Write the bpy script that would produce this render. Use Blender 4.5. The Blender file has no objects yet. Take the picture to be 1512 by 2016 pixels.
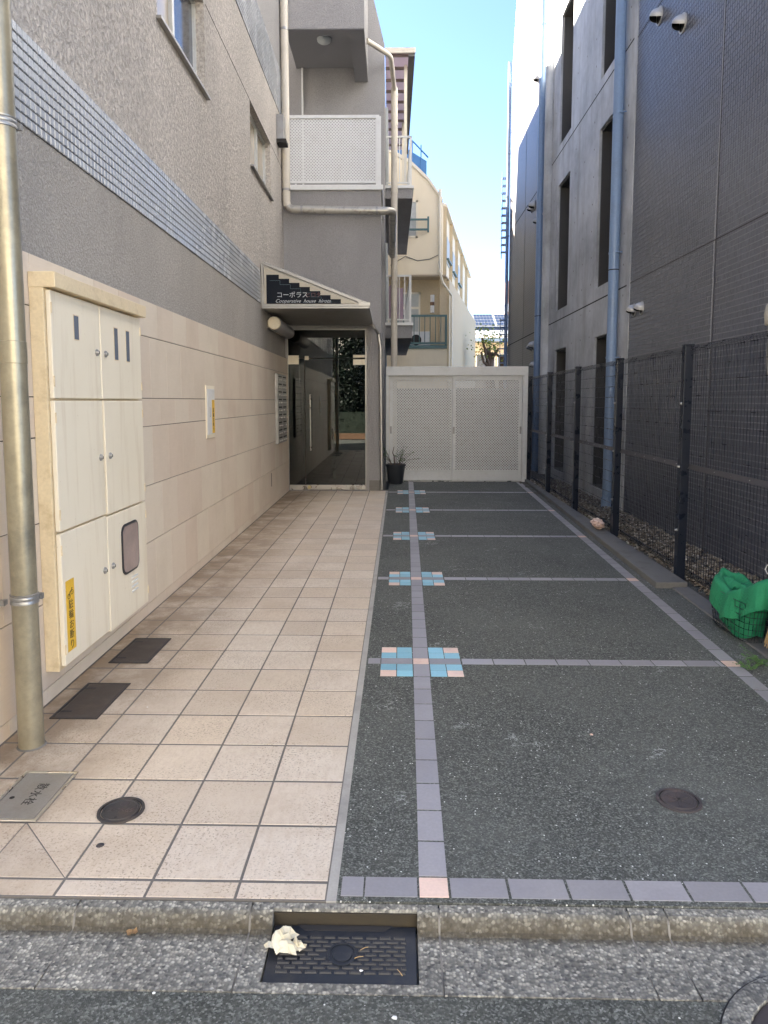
import bpy, bmesh, math, random
from mathutils import Vector, Matrix, noise
R = math.radians
random.seed(7)
scn = bpy.context.scene
col = scn.collection

# ------------------------------------------------------------------ camera
EYE = 1.64
PITCH, YAW = math.atan(129 / 1385), R(1.2355)
cam = bpy.data.cameras.new('camera')
cam_ob = bpy.data.objects.new('camera', cam)
col.objects.link(cam_ob)
cam.sensor_fit = 'VERTICAL'
cam.sensor_height = 36.0
cam.lens = 1385 / 2016 * 36
cam.shift_y = -89 / 2016
cam.clip_start, cam.clip_end = 0.05, 3000
cam_ob.location = (0, 0, EYE)
cam_ob.rotation_euler = (math.pi / 2 - PITCH, 0, YAW)
scn.camera = cam_ob

# ------------------------------------------------------------------ light
SUN_ELEV = R(34)
SUN_AZ = R(-60)             # measured from +Y (down the alley) towards +X; negative = left
world = bpy.data.worlds.new('World')
scn.world = world
world.use_nodes = True
wn = world.node_tree
sky = wn.nodes.new('ShaderNodeTexSky')
sky.sky_type = 'NISHITA'
sky.sun_disc = False
sky.sun_elevation = SUN_ELEV
sky.sun_rotation = SUN_AZ
sky.air_density = 0.45
sky.dust_density = 0.15
sky.ozone_density = 2.2
bg = wn.nodes['Background']
bg.inputs['Strength'].default_value = 0.05
wn.links.new(sky.outputs['Color'], bg.inputs['Color'])
sun = bpy.data.lights.new('sun', 'SUN')
sun.energy = 5.0
sun.angle = R(0.53)
sun.color = (1.0, 0.93, 0.82)
sun_ob = bpy.data.objects.new('sun', sun)
col.objects.link(sun_ob)
sdir = Vector((math.sin(SUN_AZ) * math.cos(SUN_ELEV), math.cos(SUN_AZ) * math.cos(SUN_ELEV), math.sin(SUN_ELEV)))
sun_ob.rotation_euler = (-sdir).to_track_quat('-Z', 'Y').to_euler()
sun_ob.location = (-6, 4, 30)
vs = scn.view_settings
vs.view_transform = 'Standard'
vs.look = 'None'
vs.gamma = 1.0
vs.use_curve_mapping = False
vs.exposure = 3.95
scn.cycles.use_denoising = True
scn.cycles.max_bounces = 8
scn.cycles.diffuse_bounces = 5
scn.cycles.transparent_max_bounces = 24
scn.cycles.sample_clamp_indirect = 6.0

# ------------------------------------------------------------------ materials
def N(nt, t, **kw):
    n = nt.nodes.new(t)
    for k, v in kw.items():
        if k in n.inputs.keys():
            n.inputs[k].default_value = v
        else:
            setattr(n, k, v)
    return n

def scaled(c, k):
    return (min(c[0] * k, 1), min(c[1] * k, 1), min(c[2] * k, 1), 1)

class MT:
    """small wrapper around a node material with a Principled surface"""
    def __init__(s, name, rough=.6, metal=0.0, spec=.5):
        s.m = bpy.data.materials.new(name)
        s.m.use_nodes = True
        s.nt = s.m.node_tree
        s.b = s.nt.nodes['Principled BSDF']
        s.b.inputs['Roughness'].default_value = rough
        s.b.inputs['Metallic'].default_value = metal
        s.b.inputs['Specular IOR Level'].default_value = spec
        s.pos = s.nt.nodes.new('ShaderNodeNewGeometry').outputs['Position']
        s.h = None
    def link(s, a, b): s.nt.links.new(a, b)
    def coord(s, scale=(1, 1, 1)):
        mp = N(s.nt, 'ShaderNodeMapping')
        mp.inputs['Scale'].default_value = scale
        s.link(s.pos, mp.inputs['Vector'])
        return mp.outputs[0]
    def noise(s, scale, detail=4, rough=.55, co=None, dist=0):
        n = N(s.nt, 'ShaderNodeTexNoise', Scale=scale, Detail=detail, Roughness=rough, Distortion=dist)
        s.link(co or s.pos, n.inputs['Vector'])
        return n.outputs['Fac']
    def voro(s, scale, out='Distance', co=None, feature='F1', rand=1):
        n = N(s.nt, 'ShaderNodeTexVoronoi', Scale=scale, Randomness=rand)
        n.feature = feature
        s.link(co or s.pos, n.inputs['Vector'])
        return n.outputs[out]
    def ramp(s, fac, stops):
        r = N(s.nt, 'ShaderNodeValToRGB')
        e = r.color_ramp.elements
        while len(e) < len(stops): e.new(0.5)
        for k, (p, c) in enumerate(stops):
            e[k].position = p
            e[k].color = (c, c, c, 1) if isinstance(c, (int, float)) else (*c[:3], 1)
        s.link(fac, r.inputs['Fac'])
        return r.outputs['Color']
    def mix(s, fac, a, b, mode='MIX'):
        m = N(s.nt, 'ShaderNodeMix')
        m.data_type = 'RGBA'
        m.blend_type = mode
        for sock, v in ((m.inputs[0], fac), (m.inputs[6], a), (m.inputs[7], b)):
            if hasattr(v, 'is_output'): s.link(v, sock)
            elif isinstance(v, (int, float)): sock.default_value = v if sock.type == 'VALUE' else (v, v, v, 1)
            else: sock.default_value = (*v[:3], 1)
        return m.outputs[2]
    def math(s, op, a, b=0.0):
        m = N(s.nt, 'ShaderNodeMath')
        m.operation = op
        for sock, v in ((m.inputs[0], a), (m.inputs[1], b)):
            if hasattr(v, 'is_output'): s.link(v, sock)
            else: sock.default_value = v
        return m.outputs[0]
    def rnd(s):
        return s.nt.nodes.new('ShaderNodeObjectInfo').outputs['Random']
    def color(s, c):
        if hasattr(c, 'is_output'): s.link(c, s.b.inputs['Base Color'])
        else: s.b.inputs['Base Color'].default_value = (*c[:3], 1)
        return s
    def bump(s, h, strength=.4, dist=.003):
        b = N(s.nt, 'ShaderNodeBump', Strength=strength, Distance=dist)
        s.link(h, b.inputs['Height'])
        if s.h: s.link(s.h, b.inputs['Normal'])
        s.h = b.outputs[0]
        s.link(s.h, s.b.inputs['Normal'])
        return s
    def rough(s, v): s.link(v, s.b.inputs['Roughness']); return s

def plain(name, c, rough=.55, metal=0.0, var=.12, vscale=4.0, bump=.15, bscale=90, dirt=None, dirt_amt=.5, dscale=2.5, rnd=.0, spec=.5):
    """painted / cast surface: two scales of mottling, grain and patchy dirt"""
    t = MT(name, rough, metal, spec)
    a = t.noise(vscale, 6)
    c = t.mix(a, scaled(c, 1 - var), scaled(c, 1 + var))
    f = t.noise(vscale * 14, 3)
    c = t.mix(.22, c, t.ramp(f, [(.3, .55), (.7, 1.0)]), 'MULTIPLY')
    if dirt:
        d = t.ramp(t.noise(dscale, 8, .68), [(.5, 0.0), (.72, dirt_amt)])
        c = t.mix(d, c, dirt)
    if rnd:
        c = t.mix(1.0, c, t.ramp(t.rnd(), [(0, 1 - rnd), (1, 1.0)]), 'MULTIPLY')
    t.color(c)
    t.rough(t.ramp(a, [(.25, max(rough - .1, .04)), (.75, min(rough + .1, 1))]))
    if bump: t.bump(t.noise(bscale, 3), bump, .002)
    return t.m

MAT = {}
def mats():
    # walkway floor tile: beige stoneware, pitted face, brown dirt gathering along the wall side
    t = MT('floor_tile', .62)
    a = t.noise(5, 6, .6)
    c = t.mix(a, (.60, .515, .405), (.725, .64, .525))
    c = t.mix(1.0, c, t.ramp(t.rnd(), [(0, (.83, .80, .77)), (.35, (.97, .92, .86)), (.7, (.93, .91, .90)), (1, (1, 1, 1))]), 'MULTIPLY')
    st = t.noise(42, 5, .72, t.coord((1, .4, 1)))
    c = t.mix(t.ramp(st, [(.44, .0), (.64, .5)]), c, (.50, .39, .29))
    pit = t.noise(95, 3, .65)
    pm = t.math('MULTIPLY', t.ramp(pit, [(.54, 0), (.65, .8)]), t.ramp(t.noise(2.6, 4), [(.38, .1), (.6, 1)]))
    c = t.mix(pm, c, (.20, .15, .11))
    c = t.mix(t.ramp(t.noise(1.5, 7, .7), [(.5, 0), (.76, .55)]), c, (.40, .30, .20))
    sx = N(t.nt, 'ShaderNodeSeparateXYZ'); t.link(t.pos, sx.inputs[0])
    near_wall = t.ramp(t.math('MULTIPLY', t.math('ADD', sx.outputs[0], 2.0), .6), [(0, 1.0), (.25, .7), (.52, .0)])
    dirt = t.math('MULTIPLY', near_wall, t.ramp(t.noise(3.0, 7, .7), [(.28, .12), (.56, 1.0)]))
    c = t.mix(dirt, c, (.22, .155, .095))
    t.color(c)
    t.bump(pit, .4, .002); t.bump(st, .35, .002)
    MAT['floor_tile'] = t.m
    MAT['grout'] = plain('dark_grout', (.15, .135, .12), .9, var=.3, vscale=9, bump=.5)
    MAT['mortar'] = plain('grey_mortar', (.40, .38, .34), .9, var=.25, vscale=7, bump=.5, dirt=(.16, .15, .14), dirt_amt=.6)
    # asphalt: dark binder with fine grey and white chippings
    def asphalt(name, k, bright):
        t = MT(name, .85)
        v = t.voro(170, 'Color')
        sep = N(t.nt, 'ShaderNodeSeparateColor'); t.link(v, sep.inputs[0])
        c = t.ramp(sep.outputs[0], [(0, scaled((.028, .030, .026), k)), (.55, scaled((.062, .065, .055), k)), (.85, scaled((.118, .122, .108), k)), (1, scaled((.19, .195, .175), k))])
        w = t.noise(30, 2)
        c = t.mix(.5, c, t.ramp(w, [(.3, .55), (.7, 1.25)]), 'MULTIPLY')
        big = t.noise(1.1, 6, .62)
        c = t.mix(t.ramp(big, [(.42, 0), (.72, .5)]), c, scaled((.112, .115, .10), k))
        c = t.mix(t.ramp(t.noise(.8, 8, .7, t.coord((1, .55, 1))), [(.56, 0), (.74, .6)]), c, scaled((.034, .034, .032), k))
        sp = t.voro(46, 'Distance'); sp2 = t.voro(46, 'Color')
        s2 = N(t.nt, 'ShaderNodeSeparateColor'); t.link(sp2, s2.inputs[0])
        spot = t.math('MULTIPLY', t.math('LESS_THAN', sp, .15), t.math('GREATER_THAN', s2.outputs[1], bright))
        c = t.mix(spot, c, (.66, .66, .62))
        # pale hairline scuffs that come and go
        ln = t.math('ABSOLUTE', t.math('SUBTRACT', t.noise(.9, 7, .62), .5))
        ms = t.ramp(t.noise(1.7, 3), [(.56, 0), (.62, 1)])
        c = t.mix(t.math('MULTIPLY', t.math('LESS_THAN', ln, .0016), ms), c, (.34, .35, .33))
        t.color(c)
        t.bump(t.voro(170), .55, .003)
        t.bump(big, .2, .01)
        return t.m
    MAT['asphalt'] = asphalt('driveway_asphalt', 1.2, .81)
    MAT['road'] = asphalt('road_asphalt', 1.15, .97)
    # exposed aggregate concrete for the gutter blocks
    t = MT('aggregate_concrete', .88)
    v = t.voro(95, 'Color', t.coord((1, 1, 1)))
    sep = N(t.nt, 'ShaderNodeSeparateColor'); t.link(v, sep.inputs[0])
    c = t.ramp(sep.outputs[0], [(0, (.085, .082, .074)), (.35, (.21, .20, .172)), (.7, (.32, .305, .255)), (.9, (.45, .425, .35)), (1, (.56, .53, .44))])
    e = t.voro(95, 'Distance')
    c = t.mix(t.ramp(e, [(.35, 0), (.75, .8)]), c, (.15, .145, .13))
    c = t.mix(.6, c, t.ramp(t.noise(4.5, 7, .68), [(.3, .40), (.7, 1.25)]), 'MULTIPLY')
    sx = N(t.nt, 'ShaderNodeSeparateXYZ'); t.link(t.pos, sx.inputs[0])
    # moss and silt lie in a ragged line along the foot of the kerb face
    yy = t.math('ADD', sx.outputs[1], t.math('MULTIPLY', t.math('SUBTRACT', t.noise(22, 5, .7), .5), .045))
    band = t.ramp(t.math('MULTIPLY', t.math('ABSOLUTE', t.math('SUBTRACT', yy, 2.100)), 10.0), [(.05, 1.0), (.42, 0.0)])
    c = t.mix(t.math('MULTIPLY', band, .82), c, (.055, .042, .022))
    t.color(c)
    t.bump(e, .7, .004)
    MAT['aggregate'] = t.m
    MAT['purple_tile'] = plain('lilac_grey_tile', (.325, .31, .322), .42, var=.14, vscale=6, bump=.08, dirt=(.2, .18, .2), dirt_amt=.35, rnd=.22)
    MAT['pink_tile'] = plain('salmon_tile', (.86, .62, .50), .4, var=.08, vscale=6, bump=.08, dirt=(.4, .24, .2), dirt_amt=.4, rnd=.15)
    MAT['blue_tile'] = plain('sky_blue_tile', (.28, .58, .70), .36, var=.1, vscale=6, bump=.08, dirt=(.15, .28, .35), dirt_amt=.4, rnd=.25)
    # left building
    def stucco(name, c, bs, st, dk):
        t = MT(name, .92, 0, .25)
        n1 = t.noise(bs, 5, .6, None, .4)
        n2 = t.noise(bs * .38, 4, .6)
        cc = t.mix(t.ramp(n1, [(.3, 0), (.7, 1)]), scaled(c, 1 - dk), scaled(c, 1 + dk * .7))
        cc = t.mix(.35, cc, t.ramp(t.noise(.9, 7, .65, t.coord((1, 1, .35))), [(.3, .5), (.7, 1.15)]), 'MULTIPLY')
        t.color(cc)
        t.bump(t.ramp(n1, [(.38, 0), (.62, 1)]), st, .006)
        t.bump(n2, st * .6, .008)
        return t.m
    MAT['stucco_fine'] = stucco('fine_stucco', (.43, .40, .36), 62, .9, .22)
    MAT['stucco_coarse'] = stucco('knockdown_stucco', (.52, .475, .425), 30, 1.0, .36)
    MAT['stucco_grey'] = stucco('grey_stucco', (.36, .345, .335), 60, .8, .16)
    t = MT('wall_tile', .55)
    g = t.noise(40, 5, .7, t.coord((1, .25, 3.0)))
    c = t.mix(g, (.66, .57, .445), (.755, .665, .545))
    c = t.mix(t.ramp(t.noise(2.2, 7, .65), [(.45, 0), (.75, .4)]), c, (.53, .44, .33))
    c = t.mix(1.0, c, t.ramp(t.rnd(), [(0, (.92, .87, .86)), (1, (1, 1, 1))]), 'MULTIPLY')
    t.color(c); t.bump(g, .25, .0015)
    MAT['wall_tile'] = t.m
    MAT['wall_joint'] = plain('wall_joint', (.12, .10, .08), .9, var=.2)
    MAT['mosaic'] = plain('silver_grey_mosaic', (.385, .405, .43), .26, var=.12, vscale=2, bump=.05, rnd=.12, spec=.8)
    MAT['mosaic_joint'] = plain('mosaic_joint', (.09, .085, .085), .9)
    MAT['cream_metal'] = None
    t = MT('cream_enamel', .4)
    c = t.mix(t.noise(2.5, 6), (.79, .705, .545), (.865, .785, .625))
    c = t.mix(t.ramp(t.noise(5, 7, .7, t.coord((1, 1.5, .14))), [(.52, 0), (.78, .55)]), c, (.52, .39, .23))
    c = t.mix(t.ramp(t.noise(38, 5, .7), [(.66, 0), (.72, .5)]), c, (.42, .29, .15))
    t.color(c); t.bump(t.noise(1.6, 3), .25, .01); t.bump(t.noise(160, 2), .08, .001)
    MAT['cream_metal'] = t.m
    MAT['opening_shade'] = plain('dark_opening_shade', (.075, .07, .066), .5, metal=.2, var=.15)  # dark tone standing in for shade inside the tall openings
    MAT['cream_edge'] = plain('aged_cream_enamel', (.76, .62, .40), .45, var=.08, vscale=5, bump=.08, dirt=(.4, .27, .12), dirt_amt=.5, dscale=9)
    MAT['old_pipe'] = plain('ochre_pipe_paint', (.37, .325, .225), .36, metal=.45, var=.25, vscale=3.5, bump=.12, dirt=(.15, .14, .11), dirt_amt=.75, dscale=3.2)
    MAT['beige_pipe'] = plain('beige_pipe', (.62, .56, .46), .4, var=.08, bump=.05, dirt=(.3, .25, .18), dirt_amt=.4)
    MAT['zinc_pipe'] = plain('weathered_zinc_pipe', (.47, .44, .38), .38, metal=.45, var=.2, vscale=6, bump=.15, dirt=(.13, .10, .075), dirt_amt=.85, dscale=7)
    MAT['steel'] = plain('brushed_steel', (.56, .54, .5), .3, metal=.9, var=.1, vscale=9, bump=.05)
    MAT['dull_steel'] = plain('dull_steel', (.37, .36, .34), .42, metal=.7, var=.18, vscale=9, bump=.1, dirt=(.2, .17, .13), dirt_amt=.5)
    MAT['brass'] = plain('worn_brass', (.55, .46, .25), .35, metal=.8, var=.2)
    MAT['aluminium'] = plain('silver_aluminium', (.60, .60, .57), .38, metal=.35, var=.06, bump=.04, dirt=(.33, .3, .24), dirt_amt=.45, dscale=4)
    MAT['white_metal'] = plain('white_metal', (.74, .735, .71), .45, var=.04, bump=.03, dirt=(.5, .47, .4), dirt_amt=.3, dscale=7)
    MAT['gate_metal'] = plain('ivory_gate_metal', (.70, .69, .65), .42, var=.04, bump=.03, dirt=(.45, .42, .35), dirt_amt=.3, dscale=7)
    MAT['dark_gap'] = plain('dark_gap', (.03, .027, .025), .9, var=.1)
    MAT['dark_window'] = plain('dark_glazing', (.05, .06, .075), .08, var=.1, bump=0, spec=.8)
    MAT['meter_glass'] = plain('meter_glass', (.16, .18, .22), .1, var=.15, bump=0, spec=.8)
    MAT['amber_glass'] = plain('clouded_glass', (.33, .25, .22), .14, var=.3, vscale=5, bump=0, spec=.8)
    MAT['rubber'] = plain('black_rubber', (.025, .025, .028), .6)
    MAT['yellow'] = plain('yellow_sticker', (.83, .50, .04), .5, var=.06, bump=.03, dirt=(.5, .3, .05), dirt_amt=.3)
    MAT['ink'] = plain('black_ink', (.025, .022, .02), .6, var=.1, bump=0)
    MAT['sign_dark'] = plain('dark_sign_acrylic', (.008, .011, .018), .45, var=.1, bump=0, spec=.12)
    MAT['sign_line'] = plain('sign_hairline', (.06, .11, .14), .3, var=.1, bump=0)
    MAT['sign_white'] = plain('sign_lettering', (.46, .48, .5), .5, var=.05, bump=0)
    MAT['sign_red'] = plain('faded_red_lettering', (.085, .018, .022), .5, var=.05, bump=0)
    MAT['lamp_shell'] = plain('grey_lamp_shell', (.26, .25, .25), .5)
    MAT['lamp_cream'] = plain('cream_lamp_end', (.74, .66, .5), .4)
    MAT['inner_wall'] = plain('lobby_wall', (.28, .235, .18), .6, var=.1)
    MAT['inner_floor'] = plain('lobby_floor', (.33, .27, .2), .3, var=.1)
    MAT['iron'] = plain('cast_iron_cover', (.055, .05, .048), .55, metal=.35, var=.3, vscale=12, bump=.4, dirt=(.12, .085, .06), dirt_amt=.6, dscale=8)
    MAT['rust_iron'] = plain('rusty_iron_cover', (.062, .052, .052), .62, metal=.25, var=.3, vscale=12, bump=.4, dirt=(.15, .09, .075), dirt_amt=.6, dscale=8)
    MAT['blue_iron'] = plain('blue_black_grate', (.022, .026, .034), .42, metal=.3, var=.2, vscale=10, bump=.2, dirt=(.07, .06, .05), dirt_amt=.5, dscale=9)
    MAT['brown_grate'] = plain('brown_steel_lid', (.078, .062, .052), .6, metal=.2, var=.25, vscale=12, bump=.35, dirt=(.15, .11, .08), dirt_amt=.5, dscale=7)
    # right building
    t = MT('umber_mosaic', .3, 0, .6)
    c = t.mix(t.noise(1.6, 5), (.064, .069, .090), (.090, .096, .122))
    vc = t.voro(15, 'Color'); s3 = N(t.nt, 'ShaderNodeSeparateColor'); t.link(vc, s3.inputs[0])
    c = t.mix(.5, c, t.ramp(s3.outputs[0], [(0, .65), (1, 1.15)]), 'MULTIPLY')
    t.color(c); t.bump(t.noise(60, 3), .06, .002)
    MAT['umber_tile'] = t.m
    MAT['umber_joint'] = plain('pale_joint_mortar', (.27, .27, .285), .9, var=.15)
    t = MT('umber_brick_far', .42)
    bt = N(t.nt, 'ShaderNodeTexBrick', Scale=1.0)
    bt.offset = 0.0
    bt.inputs['Color1'].default_value = (.105, .092, .09, 1); bt.inputs['Color2'].default_value = (.135, .118, .112, 1)
    bt.inputs['Mortar'].default_value = (.23, .21, .2, 1)
    bt.inputs['Mortar Size'].default_value = .0035
    bt.inputs['Brick Width'].default_value = .05; bt.inputs['Row Height'].default_value = .06
    cx = N(t.nt, 'ShaderNodeSeparateXYZ'); cy = N(t.nt, 'ShaderNodeCombineXYZ')
    t.link(t.pos, cx.inputs[0]); t.link(cx.outputs[1], cy.inputs[0]); t.link(cx.outputs[2], cy.inputs[1])
    t.link(cy.outputs[0], bt.inputs['Vector'])
    t.color(t.mix(.3, bt.outputs['Color'], t.ramp(t.noise(.8, 6), [(.3, .7), (.7, 1.2)]), 'MULTIPLY'))
    MAT['umber_far'] = t.m
    t = MT('board_marked_concrete', .6)
    c = t.mix(t.ramp(t.noise(.75, 9, .7), [(.3, 0), (.7, 1)]), (.25, .255, .26), (.60, .61, .62))
    stv = t.noise(1.5, 8, .7, t.coord((1, 2.2, .22)))
    c = t.mix(t.ramp(stv, [(.5, 0), (.72, .7)]), c, (.235, .215, .185))
    c = t.mix(t.ramp(t.noise(2.6, 7, .7, t.coord((1, 1.6, .5))), [(.54, 0), (.74, .45)]), c, (.60, .615, .63))
    t.color(c); t.bump(stv, .15, .004); t.bump(t.noise(70, 4), .15, .002)
    MAT['concrete'] = t.m
    MAT['concrete_dark'] = plain('stained_concrete', (.22, .205, .18), .85, var=.25, vscale=3, bump=.3, bscale=40, dirt=(.10, .09, .075), dirt_amt=.7)
    MAT['kerb'] = plain('old_kerb_concrete', (.155, .15, .14), .88, var=.25, vscale=4, bump=.4, bscale=120, dirt=(.075, .072, .06), dirt_amt=.75, dscale=4)
    MAT['blue_pipe'] = plain('slate_blue_pipe', (.20, .29, .44), .36, var=.08, vscale=2, bump=.03, dirt=(.14, .17, .21), dirt_amt=.35)
    MAT['vent'] = plain('vent_steel', (.50, .49, .47), .5, metal=.45, var=.08, bump=.03)
    MAT['vent_dark'] = plain('vent_throat', (.02, .02, .02), .8)
    MAT['fence'] = plain('navy_black_fence_paint', (.009, .013, .024), .3, var=.1, vscale=8, bump=0, spec=.45)
    MAT['fence_rail'] = plain('brown_grey_rail', (.075, .068, .07), .45, metal=.3, var=.15)
    MAT['soil'] = plain('gravel_bed_soil', (.085, .075, .06), .95, var=.35, vscale=8, bump=.8, bscale=40)
    t = MT('gravel_stone', .75)
    v = t.voro(28, 'Color'); s4 = N(t.nt, 'ShaderNodeSeparateColor'); t.link(v, s4.inputs[0])
    t.color(t.ramp(s4.outputs[0], [(0, (.09, .07, .05)), (.4, (.2, .165, .125)), (.75, (.3, .26, .2)), (1, (.5, .47, .42))]))
    t.bump(t.noise(120, 3), .3, .002)
    MAT['stone'] = t.m
    t = MT('green_net', .85)
    a = t.noise(9, 5, .6)
    c = t.mix(a, (.010, .17, .075), (.022, .29, .125))
    ck = N(t.nt, 'ShaderNodeTexWave', Scale=130.0); t.link(t.pos, ck.inputs[0])
    t.color(t.mix(.25, c, ck.outputs['Color'], 'MULTIPLY')); t.bump(t.noise(24, 4, .6), .6, .015); t.bump(t.noise(160, 3), .4, .003)
    MAT['net'] = t.m
    # background
    t = MT('cream_siding', .7)
    c = t.mix(t.noise(1.2, 5), (.73, .635, .45), (.80, .715, .54))
    t.color(t.mix(t.ramp(t.noise(2, 6, .65, t.coord((1, 1, .15))), [(.5, 0), (.75, .25)]), c, (.55, .46, .33)))
    MAT['cream_wall'] = t.m
    MAT['cream_lower'] = plain('buff_render', (.56, .46, .30), .8, var=.08, vscale=1.5)
    MAT['cream_soffit'] = plain('tan_soffit', (.46, .385, .28), .8)
    MAT['cream_trim'] = plain('cream_trim', (.76, .70, .56), .6, var=.05)
    MAT['teal_rail'] = plain('teal_rail', (.055, .13, .13), .45)
    MAT['blue_rail'] = plain('blue_roof_rail', (.06, .2, .42), .45)
    MAT['curtain'] = plain('pale_curtain', (.45, .47, .45), .5, var=.2, vscale=14, bump=.1)
    MAT['slate_roof'] = plain('slate_roof', (.16, .17, .19), .6, var=.15)
    MAT['solar'] = plain('solar_cell', (.018, .028, .055), .4, var=.15, bump=0, spec=.2)
    MAT['tan_wall'] = plain('tan_wall', (.50, .41, .29), .8)
    MAT['brown_brick'] = plain('red_brown_cladding', (.36, .21, .165), .8, var=.15)
    MAT['bark'] = plain('bark', (.095, .065, .045), .9, var=.3, vscale=12, bump=.8, bscale=30)
    t = MT('leaf', .5)
    t.color(t.mix(t.noise(9, 3), (.075, .13, .02), (.19, .23, .035)))
    tr = N(t.nt, 'ShaderNodeBsdfTranslucent'); tr.inputs[0].default_value = (.24, .3, .05, 1)
    mx = N(t.nt, 'ShaderNodeMixShader'); mx.inputs[0].default_value = .4
    out = t.nt.nodes['Material Output']
    t.link(t.b.outputs[0], mx.inputs[1]); t.link(tr.outputs[0], mx.inputs[2]); t.link(mx.outputs[0], out.inputs[0])
    MAT['leaf'] = t.m
    MAT['weed'] = plain('weed_leaf', (.07, .15, .03), .5, var=.35, vscale=15, bump=.1)
    MAT['pot'] = plain('charcoal_pot', (.035, .038, .042), .5, var=.15)
    MAT['standpipe'] = plain('aged_standpipe', (.40, .37, .31), .5, dirt=(.2, .17, .12), dirt_amt=.5)
    MAT['paper'] = plain('cream_paper', (.66, .61, .47), .75, var=.08, vscale=20, bump=.2, dirt=(.72, .56, .28), dirt_amt=.6, dscale=14)
    MAT['white_bit'] = plain('white_scrap', (.8, .8, .77), .7)
    MAT['rock'] = plain('pink_marble_lump', (.66, .46, .37), .7, var=.25, vscale=18, bump=.5, bscale=40, dirt=(.85, .8, .74), dirt_amt=.8, dscale=14)
    MAT['straw'] = plain('straw', (.42, .28, .13), .85, var=.3, vscale=30, bump=.4)
    MAT['dead_leaf'] = plain('dead_leaf', (.27, .16, .07), .8, var=.3, vscale=20)
    MAT['purple_cloth'] = plain('mauve_blanket', (.38, .28, .33), .9, var=.2, vscale=9)
    MAT['teal_cord'] = plain('teal_cord', (.08, .36, .30), .5)
    MAT['relief'] = plain('worn_grate_relief', (.05, .05, .052), .5, metal=.3, var=.25, vscale=12, bump=.2)
    MAT['sign_cream'] = plain('sign_backing', (.5, .45, .36), .5)
    MAT['landing_shade'] = plain('landing_shade_grey', (.19, .185, .19), .8)  # dark tone standing in for shade under the upper landing
    MAT['block'] = plain('gate_shade_dark', (.13, .13, .125), .9, var=.25, bump=.4)  # dark tone standing in for the shade behind the gate
    MAT['ground'] = plain('bare_ground', (.16, .15, .135), .95, var=.2, vscale=.6, bump=.4)
    MAT['opposite'] = plain('opposite_bounce_facade', (.78, .74, .66), .85, var=.15)
    MAT['hedge'] = plain('hedge_leaf', (.02, .03, .018), .6, var=.4, vscale=6)
    MAT['timber'] = plain('timber_edging', (.2, .11, .06), .7, var=.2, vscale=8)
    # glazing: tinted see-through sheet with a Fresnel reflection
    def glass(name, tint, ior=1.5, rough=0.0):
        m = bpy.data.materials.new(name); m.use_nodes = True
        nt = m.node_tree; nt.nodes.remove(nt.nodes['Principled BSDF'])
        tr = N(nt, 'ShaderNodeBsdfTransparent'); tr.inputs[0].default_value = (*tint, 1)
        gl = N(nt, 'ShaderNodeBsdfGlossy', Roughness=rough)
        lw = N(nt, 'ShaderNodeLayerWeight', Blend=.5)      # Schlick reflectance, the same from both sides of the sheet
        pw = N(nt, 'ShaderNodeMath'); pw.operation = 'POWER'; pw.inputs[1].default_value = 5
        fr = N(nt, 'ShaderNodeMath'); fr.operation = 'MULTIPLY_ADD'; fr.inputs[1].default_value = 1 - ior; fr.inputs[2].default_value = ior
        nt.links.new(lw.outputs['Facing'], pw.inputs[0]); nt.links.new(pw.outputs[0], fr.inputs[0])
        mx = N(nt, 'ShaderNodeMixShader')
        nt.links.new(fr.outputs[0], mx.inputs[0]); nt.links.new(tr.outputs[0], mx.inputs[1]); nt.links.new(gl.outputs[0], mx.inputs[2])
        nt.links.new(mx.outputs[0], nt.nodes['Material Output'].inputs[0])
        return m
    MAT['door_glass'] = glass('tinted_door_glass', (.22, .30, .28), .10)
    MAT['window_glass'] = glass('window_glass', (.5, .55, .58), .12, .03)
    t = MT('smoky_polycarbonate', .35)
    t.color((.70, .62, .64))
    tr = N(t.nt, 'ShaderNodeBsdfTranslucent'); tr.inputs[0].default_value = (.72, .63, .65, 1)
    mx = N(t.nt, 'ShaderNodeMixShader'); mx.inputs[0].default_value = .6
    t.link(t.b.outputs[0], mx.inputs[1]); t.link(tr.outputs[0], mx.inputs[2]); t.link(mx.outputs[0], t.nt.nodes['Material Output'].inputs[0])
    MAT['poly'] = t.m
    MAT['moss'] = plain('mossy_throat', (.04, .031, .018), .95, var=.5, vscale=20, bump=.5, bscale=60)
    MAT['awning_rib'] = plain('brown_awning_rib', (.27, .21, .18), .6)
mats()
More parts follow.
